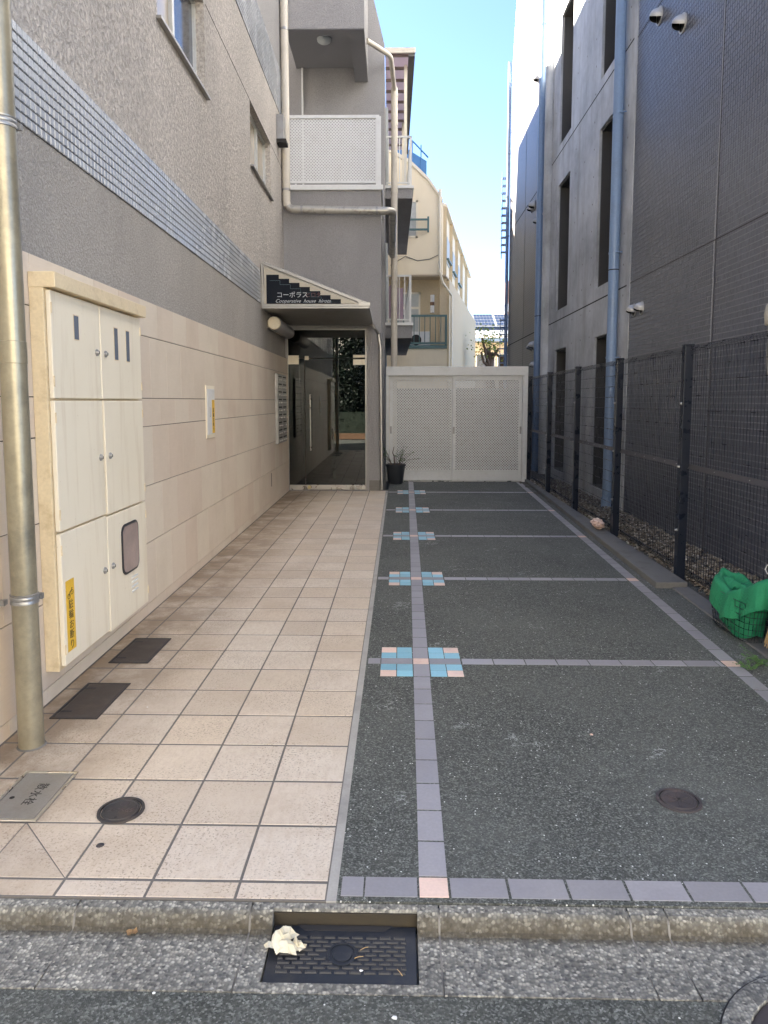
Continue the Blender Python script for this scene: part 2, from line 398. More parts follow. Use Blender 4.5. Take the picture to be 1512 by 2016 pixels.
# ------------------------------------------------------------------ mesh helpers
OFF = {}                      # object -> offset of its mesh coordinates from the frame it is drawn in
class MB:
    def __init__(s): s.v, s.f = [], []
    def add(s, vs, fs):
        n = len(s.v); s.v += [tuple(p) for p in vs]; s.f += [tuple(i + n for i in q) for q in fs]; return s
    def quad(s, *p): return s.add(p, [tuple(range(len(p)))])
    def box(s, x0, x1, y0, y1, z0, z1):
        return s.add([(x0, y0, z0), (x1, y0, z0), (x1, y1, z0), (x0, y1, z0), (x0, y0, z1), (x1, y0, z1), (x1, y1, z1), (x0, y1, z1)],
                     [(3, 2, 1, 0), (4, 5, 6, 7), (0, 1, 5, 4), (1, 2, 6, 5), (2, 3, 7, 6), (3, 0, 4, 7)])
    def hexa(s, a, b):        # two quads, bottom and top
        return s.add(list(a) + list(b), [(3, 2, 1, 0), (4, 5, 6, 7), (0, 1, 5, 4), (1, 2, 6, 5), (2, 3, 7, 6), (3, 0, 4, 7)])
    def prism(s, poly, axis, a, b):
        def P(u, v, w): return {'x': (w, u, v), 'y': (u, w, v), 'z': (u, v, w)}[axis]
        n = len(poly)
        vs = [P(u, v, a) for u, v in poly] + [P(u, v, b) for u, v in poly]
        fs = [tuple(range(n))[::-1], tuple(range(n, 2 * n))] + [(i, (i + 1) % n, n + (i + 1) % n, n + i) for i in range(n)]
        return s.add(vs, fs)
    def tube(s, pts, r, n=10, cap=True, closed=False):
        pts = [Vector(p) for p in pts]
        rs = r if isinstance(r, (list, tuple)) else [r] * len(pts)
        k = len(pts); base = len(s.v); up = None
        for i, p in enumerate(pts):
            d = (pts[(i + 1) % k] - pts[i - 1]) if closed or 0 < i < k - 1 else (pts[1] - pts[0] if i == 0 else pts[-1] - pts[-2])
            d.normalize()
            if up is None:
                up = Vector((0, 0, 1)) if abs(d.z) < .9 else Vector((1, 0, 0))
            u = (up - d * up.dot(d))
            if u.length < 1e-5: u = d.orthogonal()
            u.normalize(); w = d.cross(u); up = u
            for j in range(n):
                a = 2 * math.pi * (j + .5) / n
                s.v.append(tuple(p + (u * math.cos(a) + w * math.sin(a)) * rs[i]))
        m = k if closed else k - 1
        for i in range(m):
            for j in range(n):
                a, b = base + i * n + j, base + i * n + (j + 1) % n
                c, d2 = base + ((i + 1) % k) * n + (j + 1) % n, base + ((i + 1) % k) * n + j
                s.f.append((a, b, c, d2))
        if cap and not closed:
            s.f.append(tuple(base + j for j in range(n))[::-1])
            s.f.append(tuple(base + (k - 1) * n + j for j in range(n)))
        return s
    def lathe(s, prof, c=(0, 0, 0), n=24, axis='z', a0=0, a1=2 * math.pi):
        base = len(s.v); full = abs(a1 - a0 - 2 * math.pi) < 1e-6; m = n if full else n + 1
        for r, h in prof:
            for j in range(m):
                a = a0 + (a1 - a0) * j / n
                q = (r * math.cos(a), r * math.sin(a), h)
                if axis == 'y': q = (q[0], q[2], q[1])
                if axis == 'x': q = (q[2], q[0], q[1])
                s.v.append((c[0] + q[0], c[1] + q[1], c[2] + q[2]))
        for i in range(len(prof) - 1):
            for j in range(n):
                a, b = base + i * m + j, base + i * m + (j + 1) % m
                s.f.append((a, b, b + m, a + m))
        return s
    def sheet(s, fn, nu, nv):
        base = len(s.v)
        for i in range(nu + 1):
            for j in range(nv + 1): s.v.append(tuple(fn(i / nu, j / nv)))
        for i in range(nu):
            for j in range(nv):
                a = base + i * (nv + 1) + j
                s.f.append((a, a + nv + 1, a + nv + 2, a + 1))
        return s
    def mesh(s, name, mat, smooth=False, off=(0, 0, 0)):
        me = bpy.data.meshes.new(name)
        ox, oy, oz = off
        me.from_pydata([(x - ox, y - oy, z - oz) for x, y, z in s.v], [], s.f)
        me.materials.append(MAT[mat])
        if smooth:
            me.shade_smooth()
            try: me.set_sharp_from_angle(angle=R(42))
            except Exception: pass
        me.update()
        return me
    def build(s, name, mat, parent=None, smooth=False, bevel=0.0, base=None, fix=True):
        off = OFF.get(parent, (0, 0, 0)) if parent is not None else (base or (0, 0, 0))
        me = s.mesh(name, mat, smooth, off)
        if fix and len(s.f) < 30000:
            bm = bmesh.new(); bm.from_mesh(me)
            bmesh.ops.recalc_face_normals(bm, faces=bm.faces); bm.to_mesh(me); bm.free()
        o = bpy.data.objects.new(name, me)
        col.objects.link(o)
        if parent is not None: o.parent = parent; OFF[o] = off
        else: o.location = off; OFF[o] = off
        if bevel:
            b = o.modifiers.new('bevel', 'BEVEL'); b.width = bevel; b.segments = 2; b.limit_method = 'ANGLE'; b.angle_limit = R(40)
        return o

def tag(o, label, cat, group=None):
    o['label'] = label; o['category'] = cat
    if group: o['group'] = group
    return o
def struct(o): o['kind'] = 'structure'; return o
def stuff(o): o['kind'] = 'stuff'; return o
def thing(name, label, cat, loc=(0, 0, 0), rz=0, group=None):
    e = bpy.data.objects.new(name, None); col.objects.link(e)
    e.location = loc; e.rotation_euler = (0, 0, rz); e.empty_display_size = .1
    OFF[e] = tuple(loc)
    return tag(e, label, cat, group)
# frame of the left building: d = distance out from the tiled wall face, y along it
LA, LO = .012, Vector((-1.8668, 0, 0))
def lworld(d, y, z=0):
    return Vector((LO.x + d * math.cos(LA) - y * math.sin(LA), d * math.sin(LA) + y * math.cos(LA), z))
def lthing(name, label, cat, at, group=None):
    e = thing(name, label, cat, lworld(*at), LA, group); OFF[e] = tuple(at); return e
def piece(name, me, parent, loc, rz=0, scale=None):
    o = bpy.data.objects.new(name, me); col.objects.link(o); o.parent = parent
    off = OFF.get(parent, (0, 0, 0))
    o.location = (loc[0] - off[0], loc[1] - off[1], loc[2] - off[2]); o.rotation_euler = (0, 0, rz)
    if scale: o.scale = scale
    return o
def cham(sx, sy, h, c, z0=0.0):
    """flat tile sx by sy, height h, chamfer c, centred in plan, foot at z0"""
    m = MB(); a, b = sx / 2, sy / 2
    m.add([(-a, -b, z0), (a, -b, z0), (a, b, z0), (-a, b, z0), (-a, -b, z0 + h - c), (a, -b, z0 + h - c), (a, b, z0 + h - c), (-a, b, z0 + h - c),
           (-a + c, -b + c, z0 + h), (a - c, -b + c, z0 + h), (a - c, b - c, z0 + h), (-a + c, b - c, z0 + h)],
          [(0, 1, 5, 4), (1, 2, 6, 5), (2, 3, 7, 6), (3, 0, 4, 7), (4, 5, 9, 8), (5, 6, 10, 9), (6, 7, 11, 10), (7, 4, 8, 11), (8, 9, 10, 11)])
    return m
def holed(m, u0, u1, v0, v1, holes, P, depth):
    """wall face from (u0,v0) to (u1,v1) with rectangular holes and their reveals; P(u,v,w) maps, w = depth inwards"""
    us = sorted({u0, u1, *[min(max(q, u0), u1) for h in holes for q in h[:2]]})
    vs = sorted({v0, v1, *[min(max(q, v0), v1) for h in holes for q in h[2:]]})
    for i in range(len(us) - 1):
        for j in range(len(vs) - 1):
            cu, cv = (us[i] + us[i + 1]) / 2, (vs[j] + vs[j + 1]) / 2
            if any(h[0] < cu < h[1] and h[2] < cv < h[3] for h in holes): continue
            m.quad(P(us[i], vs[j], 0), P(us[i + 1], vs[j], 0), P(us[i + 1], vs[j + 1], 0), P(us[i], vs[j + 1], 0))
    for a, b, c, d in holes:
        for (p, q) in (((a, c), (b, c)), ((b, c), (b, d)), ((b, d), (a, d)), ((a, d), (a, c))):
            m.quad(P(*p, 0), P(*q, 0), P(*q, depth), P(*p, depth))
    return m
def text_mesh(s, size, mat, extrude=.0012, vertical=False, shear=0.0, align='LEFT', space=1.0):
    c = bpy.data.curves.new('lettering', 'FONT')
    c.body = '\n'.join(s) if vertical else s
    c.size = size; c.extrude = extrude; c.shear = shear; c.align_x = align; c.resolution_u = 3
    c.space_character = space
    if vertical: c.align_x = 'CENTER'; c.space_line = space
    o = bpy.data.objects.new('lettering', c); col.objects.link(o)
    bpy.context.view_layer.update()
    dg = bpy.context.evaluated_depsgraph_get()
    me = bpy.data.meshes.new_from_object(o.evaluated_get(dg))
    bpy.data.objects.remove(o); bpy.data.curves.remove(c)
    me.materials.clear(); me.materials.append(MAT[mat]); me.name = 'lettering'
    return me
def letter(me, parent, loc, rot, name='lettering'):
    o = piece(name, me, parent, loc); o.rotation_euler = rot; return o
def perforated(m, P, w, h, pitch, hole):
    """sheet w by h with staggered diamond holes; P(u,v) maps"""
    nx = max(1, round(w / pitch)); px = w / nx; hole_x = hole * 1.25
    rh = px / 2; ny = max(1, round(h / rh)); rh = h / ny
    r = hole
    for j in range(ny):
        sh = 0 if j % 2 == 0 else .5
        cells = [(i + sh) * px for i in range(nx if sh == 0 else nx - 1)]
        if sh: # half cells at both ends stay solid
            for a in (0, w - px / 2):
                m.quad(P(a, j * rh), P(a + px / 2, j * rh), P(a + px / 2, (j + 1) * rh), P(a, (j + 1) * rh))
        for u in cells:
            v = j * rh; cu, cv = u + px / 2, v + rh / 2
            k = len(m.v); rr = min(r, rh * .46)
            for q in ((u, v), (u + px, v), (u + px, v + rh), (u, v + rh), (cu, cv - rr), (cu + hole_x, cv), (cu, cv + rr), (cu - hole_x, cv)): m.v.append(P(*q))
            m.f += [(k, k + 1, k + 4), (k + 1, k + 5, k + 4), (k + 1, k + 2, k + 5), (k + 2, k + 6, k + 5), (k + 2, k + 3, k + 6), (k + 3, k + 7, k + 6), (k + 3, k, k + 7), (k, k + 4, k + 7)]
    return m
def elbow(p, a, b, r, n=5):
    """points rounding the corner p between directions a (incoming) and b (outgoing)"""
    p, a, b = Vector(p), Vector(a).normalized(), Vector(b).normalized()
    out = []
    for i in range(n + 1):
        t = i / n
        q0, q2 = p - a * r, p + b * r
        out.append(q0 * (1 - t) ** 2 + p * 2 * t * (1 - t) + q2 * t * t)
    return out

# ------------------------------------------------------------------ the setting: ground, road, gutter, driveway, walkway
ROADZ = -.05
m = MB()
m.quad((-400, -400, -.3), (400, -400, -.3), (400, 600, -.3), (-400, 600, -.3))
struct(m.build('ground', 'ground'))
m = MB()
m.add([(-60, -5.2, ROADZ), (60, -5.2, ROADZ), (60, 1.858, ROADZ), (-60, 1.858, ROADZ), (-60, -5.2, -.28), (60, -5.2, -.28), (60, 1.858, -.28), (-60, 1.858, -.28)],
      [(0, 1, 2, 3), (4, 5, 1, 0), (6, 7, 3, 2)])
struct(m.build('road', 'road'))
gut = MB()
gut.box(-30, 30, 1.864, 2.164, -.28, -.085)
for gx in (-3.44, -2.85, -2.25, -1.655, -1.05, -.478, .132, .742, .862, 1.46, 2.06, 2.66, 3.26):   # mortar in the joints, just below the faces
    gut.prism([(2.160, -.010), (2.130, -.012), (2.115, -.022), (2.100, -.058), (1.868, -.056), (1.868, -.0849), (2.160, -.0849)], 'x', gx - .0032, gx + .0032)
gutter = struct(gut.build('gutter', 'concrete_dark'))
PROF = [(2.166, -.004), (2.134, -.006), (2.122, -.014), (2.106, -.050), (2.092, -.057), (1.98, -.056), (1.862, -.048), (1.862, -.084), (2.166, -.084)]
PROF_IN = [(2.166, -.004), (2.146, -.007), (2.142, -.014), (2.138, -.083), (2.166, -.083)]
def kerb_block(x0, x1, prof):
    m = MB(); m.prism(prof, 'x', x0, x1); return m
xs = [-4.05, -3.44, -2.85, -2.25, -1.655, -1.05, -.478]
for a, b in zip(xs[:-1], xs[1:]):
    kerb_block(a + .003, b - .003, PROF).build('kerb_block', 'aggregate', gutter)
for a, b in ((.132, .742), (.742, .862), (.862, 1.46), (1.46, 2.06), (2.06, 2.66), (2.66, 3.26), (3.26, 3.86)):
    kerb_block(a + .003, b - .003, PROF).build('kerb_block', 'aggregate', gutter)
m = kerb_block(-.475, -.405, PROF); m.prism(PROF, 'x', .062, .129); m.prism(PROF_IN, 'x', -.405, .062)
m.box(-.405, .062, 1.862, 1.898, -.084, -.05)
m.build('kerb_block', 'aggregate', gutter)
MB().box(-.4045, .0615, 2.1355, 2.141, -.083, -.016).build('inlet_throat', 'moss', gutter)

# driveway sheet
m = MB()
m.box(-.204, 2.66, 2.172, 24.0, -.28, 0)
drive = struct(m.build('driveway', 'asphalt'))
MAT_T = .0018
tile_cache = {}
def ptile(x, y, sx, sy, kind, rz=0, parent=None):
    key = (round(sx, 3), round(sy, 3), kind)
    if key not in tile_cache: tile_cache[key] = cham(sx, sy, MAT_T, .0008, .0001).mesh('paving_tile', kind)
    return piece('paving_tile', tile_cache[key], parent or drive, (x, y, 0), rz)
# front row along the kerb
yr = 2.243
ptile(-.155, yr, .074, .096, 'purple_tile'); ptile(-.024, yr, .176, .096, 'purple_tile'); ptile(.120, yr, .097, .096, 'pink_tile')
for k in range(14): ptile(.272 + .1998 * k, yr, .190, .096, 'purple_tile')
# centre line with its five crosses
CS = .0101
def cxl(y): return .120 + CS * (y - 2.30)
CY = [4.326, 6.42, 8.50, 10.56, 12.66]
def run(y0, y1):
    y = y0
    while y1 - y > .02:
        L = min(.2, y1 - y)
        ptile(cxl(y + L / 2), y + L / 2, .097, L - .010, 'purple_tile', -CS)
        y += L
ys = 2.294
def strip_x(y): return 2.085 + .0345 * (y - 4.33)
for yc in CY:
    run(ys, yc - .252)
    x = cxl(yc)
    ptile(x, yc, .097, .094, 'pink_tile', -CS)
    for s in (-1, 1): ptile(x, yc + s * .15, .097, .194, 'purple_tile', -CS)
    for s in (-1, 1):
        ptile(x + s * .1525, yc, .196, .094, 'purple_tile')
        for r, dy in enumerate((-.2, -.1, .1, .2)):
            ptile(x + s * .1025, yc + dy, .096, .094, 'blue_tile')
            ptile(x + s * .2035, yc + dy, .096, .094, 'pink_tile' if r in (0, 3) else 'blue_tile')
    xl = x - .254
    if xl > -.19: ptile((xl - .195) / 2, yc, xl + .195 - .004, .094, 'purple_tile')
    xx = x + .257
    while xx < strip_x(yc) - .06:
        L = min(.2, strip_x(yc) - .055 - xx)
        if L > .03: ptile(xx + L / 2, yc, L - .007, .094, 'purple_tile')
        xx += .2
    ptile(strip_x(yc), yc, .092, .094, 'pink_tile')
    ys = yc + .252
run(ys, 14.35)
# border strip by the fence
y = 2.32
while y < 14.3:
    nxt = min([c for c in CY if c > y - .001] + [99])
    L = min(.2, nxt - .05 - y)
    if L < .03: y = nxt + .05; continue
    ptile(strip_x(y + L / 2), y + L / 2, .092, L - .011, 'purple_tile', -.0345)
    y += L

# walkway: grout bed and one object per tile
m = MB(); m.box(-2.12, -.238, 2.172, 12.92, -.28, -.0014)
walk = struct(m.build('tiled_walkway', 'grout'))
m = MB(); m.box(-.238, -.204, 2.172, 12.86, -.28, -.0015)
m.build('mortar_edge', 'mortar', walk)
m = MB(); m.box(-9.9, -2.121, 2.172, 2.52, -.28, -.002); m.build('front_margin', 'mortar', walk)
PX_, PY_ = .3035, .3185
colx = [-.238 - PX_ * k for k in range(6)] + [-2.02]
rowy = [2.172, 2.262] + [2.262 + PY_ * k for k in range(1, 34)] + [12.86]
jit = random.Random(3)
for i in range(6):
    for j in range(len(rowy) - 1):
        x1, x0 = colx[i], colx[i + 1]; y0, y1 = rowy[j], rowy[j + 1]
        if y1 - y0 < .02: continue
        if i == 3 and j == 1:      # the mitred tile at the corner
            g = .004
            for tri in (((x0, y0 + g), (x1 - .007, y0 + g), (x0, y1 - .006)), ((x1 - g, y0 + .006), (x1 - g, y1 - g), (x0 + .005, y1 - g))):
                mm = MB(); mm.prism(tri, 'z', -.006, .0002); mm.build('tile', 'floor_tile', walk, bevel=.0015)
            continue
        sx, sy = x1 - x0 - .0085, y1 - y0 - .0125
        key = (round(sx, 3), round(sy, 3), 'floor_tile')
        if key not in tile_cache: tile_cache[key] = cham(sx, sy, .008, .002, -.008).mesh('tile', 'floor_tile')
        piece('tile', tile_cache[key], walk, ((x0 + x1) / 2, (y0 + y1) / 2, jit.uniform(-.0005, .0007)), jit.uniform(-.0012, .0012))
# ------------------------------------------------------------------ left apartment building
S = -.05                                    # stucco face, a little behind the tile cladding
LH = 12.4                                   # roof height of the front block
lb = lthing('apartment_building', 'grey stucco apartment building with beige tiled base and glass entrance, on the left', 'building', (0, 2.45, 0))
def LP(u, v, w): return (S - w, u, v)
W1, W2 = (6.04, 7.56, 4.78, 5.70), (9.92, 11.56, 4.86, 5.72)
B0, B1 = 3.07, 3.56
B2, B3 = 6.55, 7.30
wall = MB(); holed(wall, 2.45, 12.85, 2.0, B0, [], LP, .1); wall.quad((S, 10.47, B0), (S, 12.85, B0), (S, 12.85, B1), (S, 10.47, B1))
wall.build('wall', 'stucco_fine', lb)
wall = MB(); holed(wall, 2.45, 12.85, B1, B2, [W1, W2], LP, .14)
wall.build('wall', 'stucco_coarse', lb)
wall = MB(); holed(wall, 2.45, 12.85, B3, LH, [], LP, .1)
wall.quad((S, 2.45, 0), (-8, 2.45, 0), (-8, 2.45, LH), (S, 2.45, LH)); wall.quad((S, 12.85, 0), (-8, 12.85, 0), (-8, 12.85, LH), (S, 12.85, LH))
wall.quad((-8, 2.45, 0), (-8, 12.85, 0), (-8, 12.85, LH), (-8, 2.45, LH)); wall.quad((S, 2.45, LH), (S, 12.85, LH), (-8, 12.85, LH), (-8, 2.45, LH))
wall.build('wall', 'stucco_grey', lb)
m = MB(); m.box(S - .004, S + .0025, 7.62, 12.80, 5.708, 5.716); m.box(S - .004, S + .0025, 2.5, 6.0, 5.708, 5.716); m.build('joint_line', 'dark_gap', lb)
m = MB(); m.box(S, S + .01, 10.38, 12.84, 2.375, 2.392); m.build('tile_cap', 'wall_joint', lb)
# windows in the flank
MAT['frosted'] = plain('frosted_pane', (.42, .36, .27), .18, var=.1, bump=0, spec=.7)
def flank_window(y0, y1, z0, z1, split):
    m = MB(); a, b = S - .14, S - .085
    f = .035
    m.box(a, b, y0, y1, z0, z0 + f); m.box(a, b, y0, y1, z1 - f, z1); m.box(a, b, y0, y0 + f, z0 + f, z1 - f); m.box(a, b, y1 - f, y1, z0 + f, z1 - f)
    ym = y0 + (y1 - y0) * split
    m.box(a + .005, b - .006, ym - .03, ym + .03, z0 + f, z1 - f)
    w = m.build('window', 'aluminium', lb, bevel=.002)
    MB().box(a + .006, a + .014, y0 + f, ym - .03, z0 + f, z1 - f).build('pane', 'frosted', w)
    MB().box(a + .016, a + .024, ym + .03, y1 - f, z0 + f, z1 - f).build('pane', 'dark_window' if split < .55 else 'frosted', w)
    MB().box(S - .10, S + .045, y0 - .03, y1 + .03, z0 - .028, z0 - .002).build('sill', 'dull_steel', w, bevel=.002)
    return w
flank_window(*W1, .5)
flank_window(*W2, .6)
# tiled base: one piece per tile
m = MB(); m.box(-.06, -.010, 2.45, 12.86, 0, 2.40)
base = m.build('tiled_base', 'wall_joint', lb)
rows = [(.0, .082, .0), (.086, .55, .2), (.556, .99, 0), (.996, 1.445, .2), (1.451, 1.66, 0), (1.666, 2.13, .2), (2.136, 2.40, 0)]
tm = {}
for z0, z1, sh in rows:
    y = 2.47 - sh
    while y < 12.80:
        a, b = max(y, 2.455), min(y + .4, 12.80)
        y += .4
        if b - a < .03: continue
        key = (round(b - a, 3), round(z1 - z0, 3))
        if key not in tm:
            mm = cham(b - a - .0022, z1 - z0, .011, .0012)
            mm.v = [(z, x, yv) for x, yv, z in mm.v]            # stand the tile up against the wall
            tm[key] = mm.mesh('wall_tile', 'wall_tile')
        piece('wall_tile', tm[key], base, (-.011, (a + b) / 2, (z0 + z1) / 2))
MB().box(-4.0, -.061, 2.440, 2.449, 0, 2.40).build('front_backing', 'wall_joint', base)
for z0, z1, sh in rows:                      # the cladding returns round the street corner
    for k in range(10):
        a, b = -.4 * (k + 1) + .002, -.4 * k - .002
        key = ('f', round(z1 - z0, 3))
        if key not in tm:
            mm = cham(.396, z1 - z0, .011, .0012); mm.v = [(x, -z, yv) for x, yv, z in mm.v]; mm.f = [q[::-1] for q in mm.f]
            tm[key] = mm.mesh('wall_tile', 'wall_tile')
        piece('wall_tile', tm[key], base, ((a + b) / 2, 2.440, (z0 + z1) / 2))
MB().box(-.001, .004, 10.9, 10.92, .31, .52).build('slot', 'dark_gap', base)
MB().box(-.002, .009, 2.46, 12.84, .0005, .0035).build('base_contact_shade', 'grout', base)  # dark strip painted in as contact shade along the wall foot
# mosaic bands
def mosaic_geo(m, y0, y1, z0, z1, ny, nz, d, skip=None):
    py, pz = (y1 - y0) / ny, (z1 - z0) / nz; g = .0040
    for j in range(nz):
        for i in range(ny):
            if skip and skip(i, j): continue
            a, b, c, e = y0 + i * py + g, y0 + (i + 1) * py - g, z0 + j * pz + g, z0 + (j + 1) * pz - g
            k = len(m.v); c2 = .003
            m.v += [(d - .006, a, c), (d - .006, b, c), (d - .006, b, e), (d - .006, a, e), (d, a + c2, c + c2), (d, b - c2, c + c2), (d, b - c2, e - c2), (d, a + c2, e - c2)]
            m.f += [(k + 4, k + 5, k + 6, k + 7), (k, k + 1, k + 5, k + 4), (k + 1, k + 2, k + 6, k + 5), (k + 2, k + 3, k + 7, k + 6), (k + 3, k, k + 4, k + 7)]
    return m
MB().box(S - .03, S + .004, 2.45, 10.47, B0, B1).build('mosaic_backing', 'mosaic_joint', lb)
band = MB().box(S + .0042, S + .0046, 2.45, 10.47, B0, B1).build('mosaic_band', 'mosaic_joint', lb)
NY, NZ = 150, 9
p0 = 21; p1 = 54
stuff(mosaic_geo(MB(), 2.45, 10.47, B0, B1, NY, NZ, S + .011, lambda i, j: p0 <= i < p1).build('mosaic_tiles', 'mosaic', band, fix=False))
one = mosaic_geo(MB(), -(8.02 / NY) / 2, (8.02 / NY) / 2, -(B1 - B0) / NZ / 2, (B1 - B0) / NZ / 2, 1, 1, 0).mesh('mosaic_tile', 'mosaic')
for i in range(p0, p1):
    for j in range(NZ):
        piece('mosaic_tile', one, band, (S + .011, 2.45 + (i + .5) * 8.02 / NY, B0 + (j + .5) * (B1 - B0) / NZ))
MB().box(S - .03, S + .004, 2.45, 12.84, B2, B3).build('mosaic_backing', 'mosaic_joint', lb)
stuff(mosaic_geo(MB(), 7.4, 12.84, B2, B3, 52, 12, S + .011).build('mosaic_tiles', 'mosaic', lb, fix=False))

# stair tower with the entrance
TY, TR = 12.85, 1.69
DOOR = (-.03, 1.43, 0.0, 2.96)
m = MB(); holed(m, -.2, TR, 0, 5.36, [DOOR], lambda u, v, w: (u, TY + w, v), .12)
m.quad((TR, TY, 0), (TR, 14.9, 0), (TR, 14.9, 5.36), (TR, TY, 5.36)); m.quad((-.2, TY, 5.36), (TR, TY, 5.36), (TR, 14.9, 5.36), (-.2, 14.9, 5.36))
m.build('stair_tower_wall', 'stucco_grey', lb)
MB().box(1.475, TR + .004, TY - .012, TY + .05, 0, .19).build('pier_plinth', 'concrete_dark', lb, bevel=.004)
MB().box(-.05, TR + .035, TY - .05, 14.9, 5.362, 5.45).build('coping', 'white_metal', lb, bevel=.006)
m = MB()
m.box(-.05, 1.40, TY, TY + .22, 8.09, 12.4); m.box(1.14, 1.40, TY + .22, 14.9, 8.09, 12.4); m.box(-.05, 1.14, TY + .22, 14.9, 8.37, 8.6)
m.build('upper_landing', 'stucco_grey', lb)
MB().box(-.05, 1.14, TY + .22, 14.9, 8.355, 8.366).build('landing_ceiling_shade', 'landing_shade', lb)  # ceiling coloured dark to carry the landing's shade
sf = MB(); sf.box(-.045, 1.385, TY + .012, TY + .218, 8.078, 8.0885); sf.box(1.142, 1.385, TY + .218, 14.89, 8.078, 8.0885); sf.build('landing_soffit_shade', 'landing_shade', lb)  # thin dark sheets painting shade on the beam undersides
m = MB(); m.lathe([(0, -.07), (.09, -.065), (.125, -.04), (.135, 0)], (.62, 13.75, 8.354), 20); m.build('ceiling_lamp', 'curtain', lb, smooth=True)
m = MB(); m.prism([(-7, 0), (1.735, 0), (1.735, 8.80), (1.50, 9.75), (.85, 12.3), (-7, 12.3)], 'y', 14.9, 23.2)
m.build('rear_wing', 'stucco_grey', lb)
MB().box(.05, .085, 14.86, 14.9, 5.45, 8.35).build('door_frame', 'white_metal', lb)
# landing balustrade: perforated sheet in a frame
bal = MB()
y = TY + .03
bal.box(-.03, 1.66, y - .02, y + .03, 6.60, 6.655); bal.box(-.03, 1.60, y - .015, y + .025, 5.50, 5.54)
bal.box(1.60, 1.69, y - .025, y + .045, 5.45, 6.63); bal.box(-.03, .01, y - .02, y + .03, 5.45, 6.60); bal.box(.16, .19, y, y + .02, 5.45, 5.50)
bal.box(1.60, 1.66, y + .045, 14.86, 6.60, 6.65)
balo = bal.build('balustrade', 'white_metal', lb, bevel=.003)
perforated(MB(), lambda u, v: (.012 + u, y + .004, 5.54 + v), 1.586, 1.06, .055, .0122).build('perforated_sheet', 'white_metal', balo, fix=False)
perforated(MB(), lambda u, v: (1.632, y + .06 + u, 5.54 + v), 1.9, 1.06, .055, .0122).build('perforated_sheet', 'white_metal', balo, fix=False)
# rear balconies
RB0, RB1 = 16.5, 22.7
def rear_balcony(z0, z1, zr):
    s = MB().box(1.737, 2.36, RB0, RB1, z0, z1 - .06).build('balcony_slab', 'stucco_grey', lb)
    MB().box(1.737, 2.385, RB0 - .03, RB1, z1 - .06, z1).build('slab_edge', 'white_metal', s)
    r = MB()
    r.box(1.76, 2.34, RB0 + .02, RB0 + .06, zr - .04, zr); r.box(1.76, 2.34, RB0 + .025, RB0 + .055, z1 + .06, z1 + .09)
    r.box(2.29, 2.34, RB0 + .02, RB0 + .07, z1, zr); r.box(2.30, 2.34, RB0 + .07, RB1 - .05, zr - .04, zr); r.box(2.30, 2.34, RB0 + .07, RB1 - .05, z1 + .06, z1 + .09)
    for k in range(4): x = 1.80 + k * .125; r.box(x, x + .022, RB0 + .03, RB0 + .05, z1 + .09, zr - .04)
    for k in range(50): yy = RB0 + .19 + k * .12; r.box(2.31, 2.33, yy, yy + .02, z1 + .09, zr - .04)
    r.build('balcony_railing', 'gate_metal', lb)
rear_balcony(6.24, 6.52, 7.62); rear_balcony(3.10, 3.45, 4.54)
m = MB(); m.box(1.737, 2.36, RB0 - .02, RB1, 9.43, 9.438); m.build('awning_sheet', 'poly', lb)
for k in range(10):
    yy = RB0 + .1 + k * .62; MB().box(1.737, 2.30, yy, yy + .05, 9.37, 9.428).build('awning_rib', 'awning_rib', lb)
m = MB(); m.box(2.26, 2.40, RB0 - .05, RB1, 9.30, 9.428); m.build('awning_gutter', 'kerb', lb)
MB().box(1.737, 2.41, RB0 - .09, RB0 - .05, 9.36, 9.47).build('awning_edge', 'beige_pipe', lb)
for y in (17.0, 20.4): MB().box(2.17, 2.24, y, y + .07, 6.52, 9.37).build('awning_post', 'cream_trim', lb)
MB().box(1.74, 1.80, 17.2, 18.9, 6.55, 8.5).build('balcony_door', 'curtain', lb); MB().box(1.74, 1.79, 17.2, 18.9, 3.5, 5.4).build('balcony_door', 'curtain', lb)
# entrance glazing
g = MB(); Y = TY + .03
g.box(-.03, 0, Y, Y + .05, 0, 2.96); g.box(1.40, 1.43, Y, Y + .05, 0, 2.96); g.box(0, 1.40, Y, Y + .05, 2.925, 2.96)
fr = g.build('entrance_frame', 'dull_steel', lb, bevel=.002)
MB().box(0, .288, Y + .01, Y + .04, .008, .10).build('bottom_rail', 'steel', fr, bevel=.002)
MB().box(.292, .300, Y + .018, Y + .03, .10, 2.42).build('pane_edge', 'dark_gap', fr)
MB().box(0, .288, Y + .02, Y + .03, .10, 2.415).build('side_pane', 'door_glass', fr)
MB().box(0, 1.40, Y + .02, Y + .03, 2.427, 2.925).build('transom_pane', 'door_glass', fr)
dr = MB().box(.303, 1.397, Y + .02, Y + .03, .10, 2.413).build('glass_door', 'door_glass', lb)
MB().box(.303, 1.397, Y + .008, Y + .042, .012, .10).build('bottom_rail', 'steel', dr, bevel=.002)
m = MB(); m.tube([(.40, Y - .05, .74), (.40, Y - .05, 1.76)], .014, 10); m.tube([(.40, Y - .05, .80), (.40, Y + .02, .80)], .009, 8); m.tube([(.40, Y - .05, 1.70), (.40, Y + .02, 1.70)], .009, 8)
m.build('pull_handle', 'steel', dr, smooth=True)
m = MB(); m.lathe([(0, -.012), (.03, -.010), (.034, 0)], (.36, Y + .008, .055), 16, 'y'); m.build('floor_lock', 'brass', dr, smooth=True)
m = MB(); m.box(1.18, 1.40, Y + .012, Y + .044, 2.30, 2.40); m.build('pivot_plate', 'cream_metal', dr, bevel=.002)
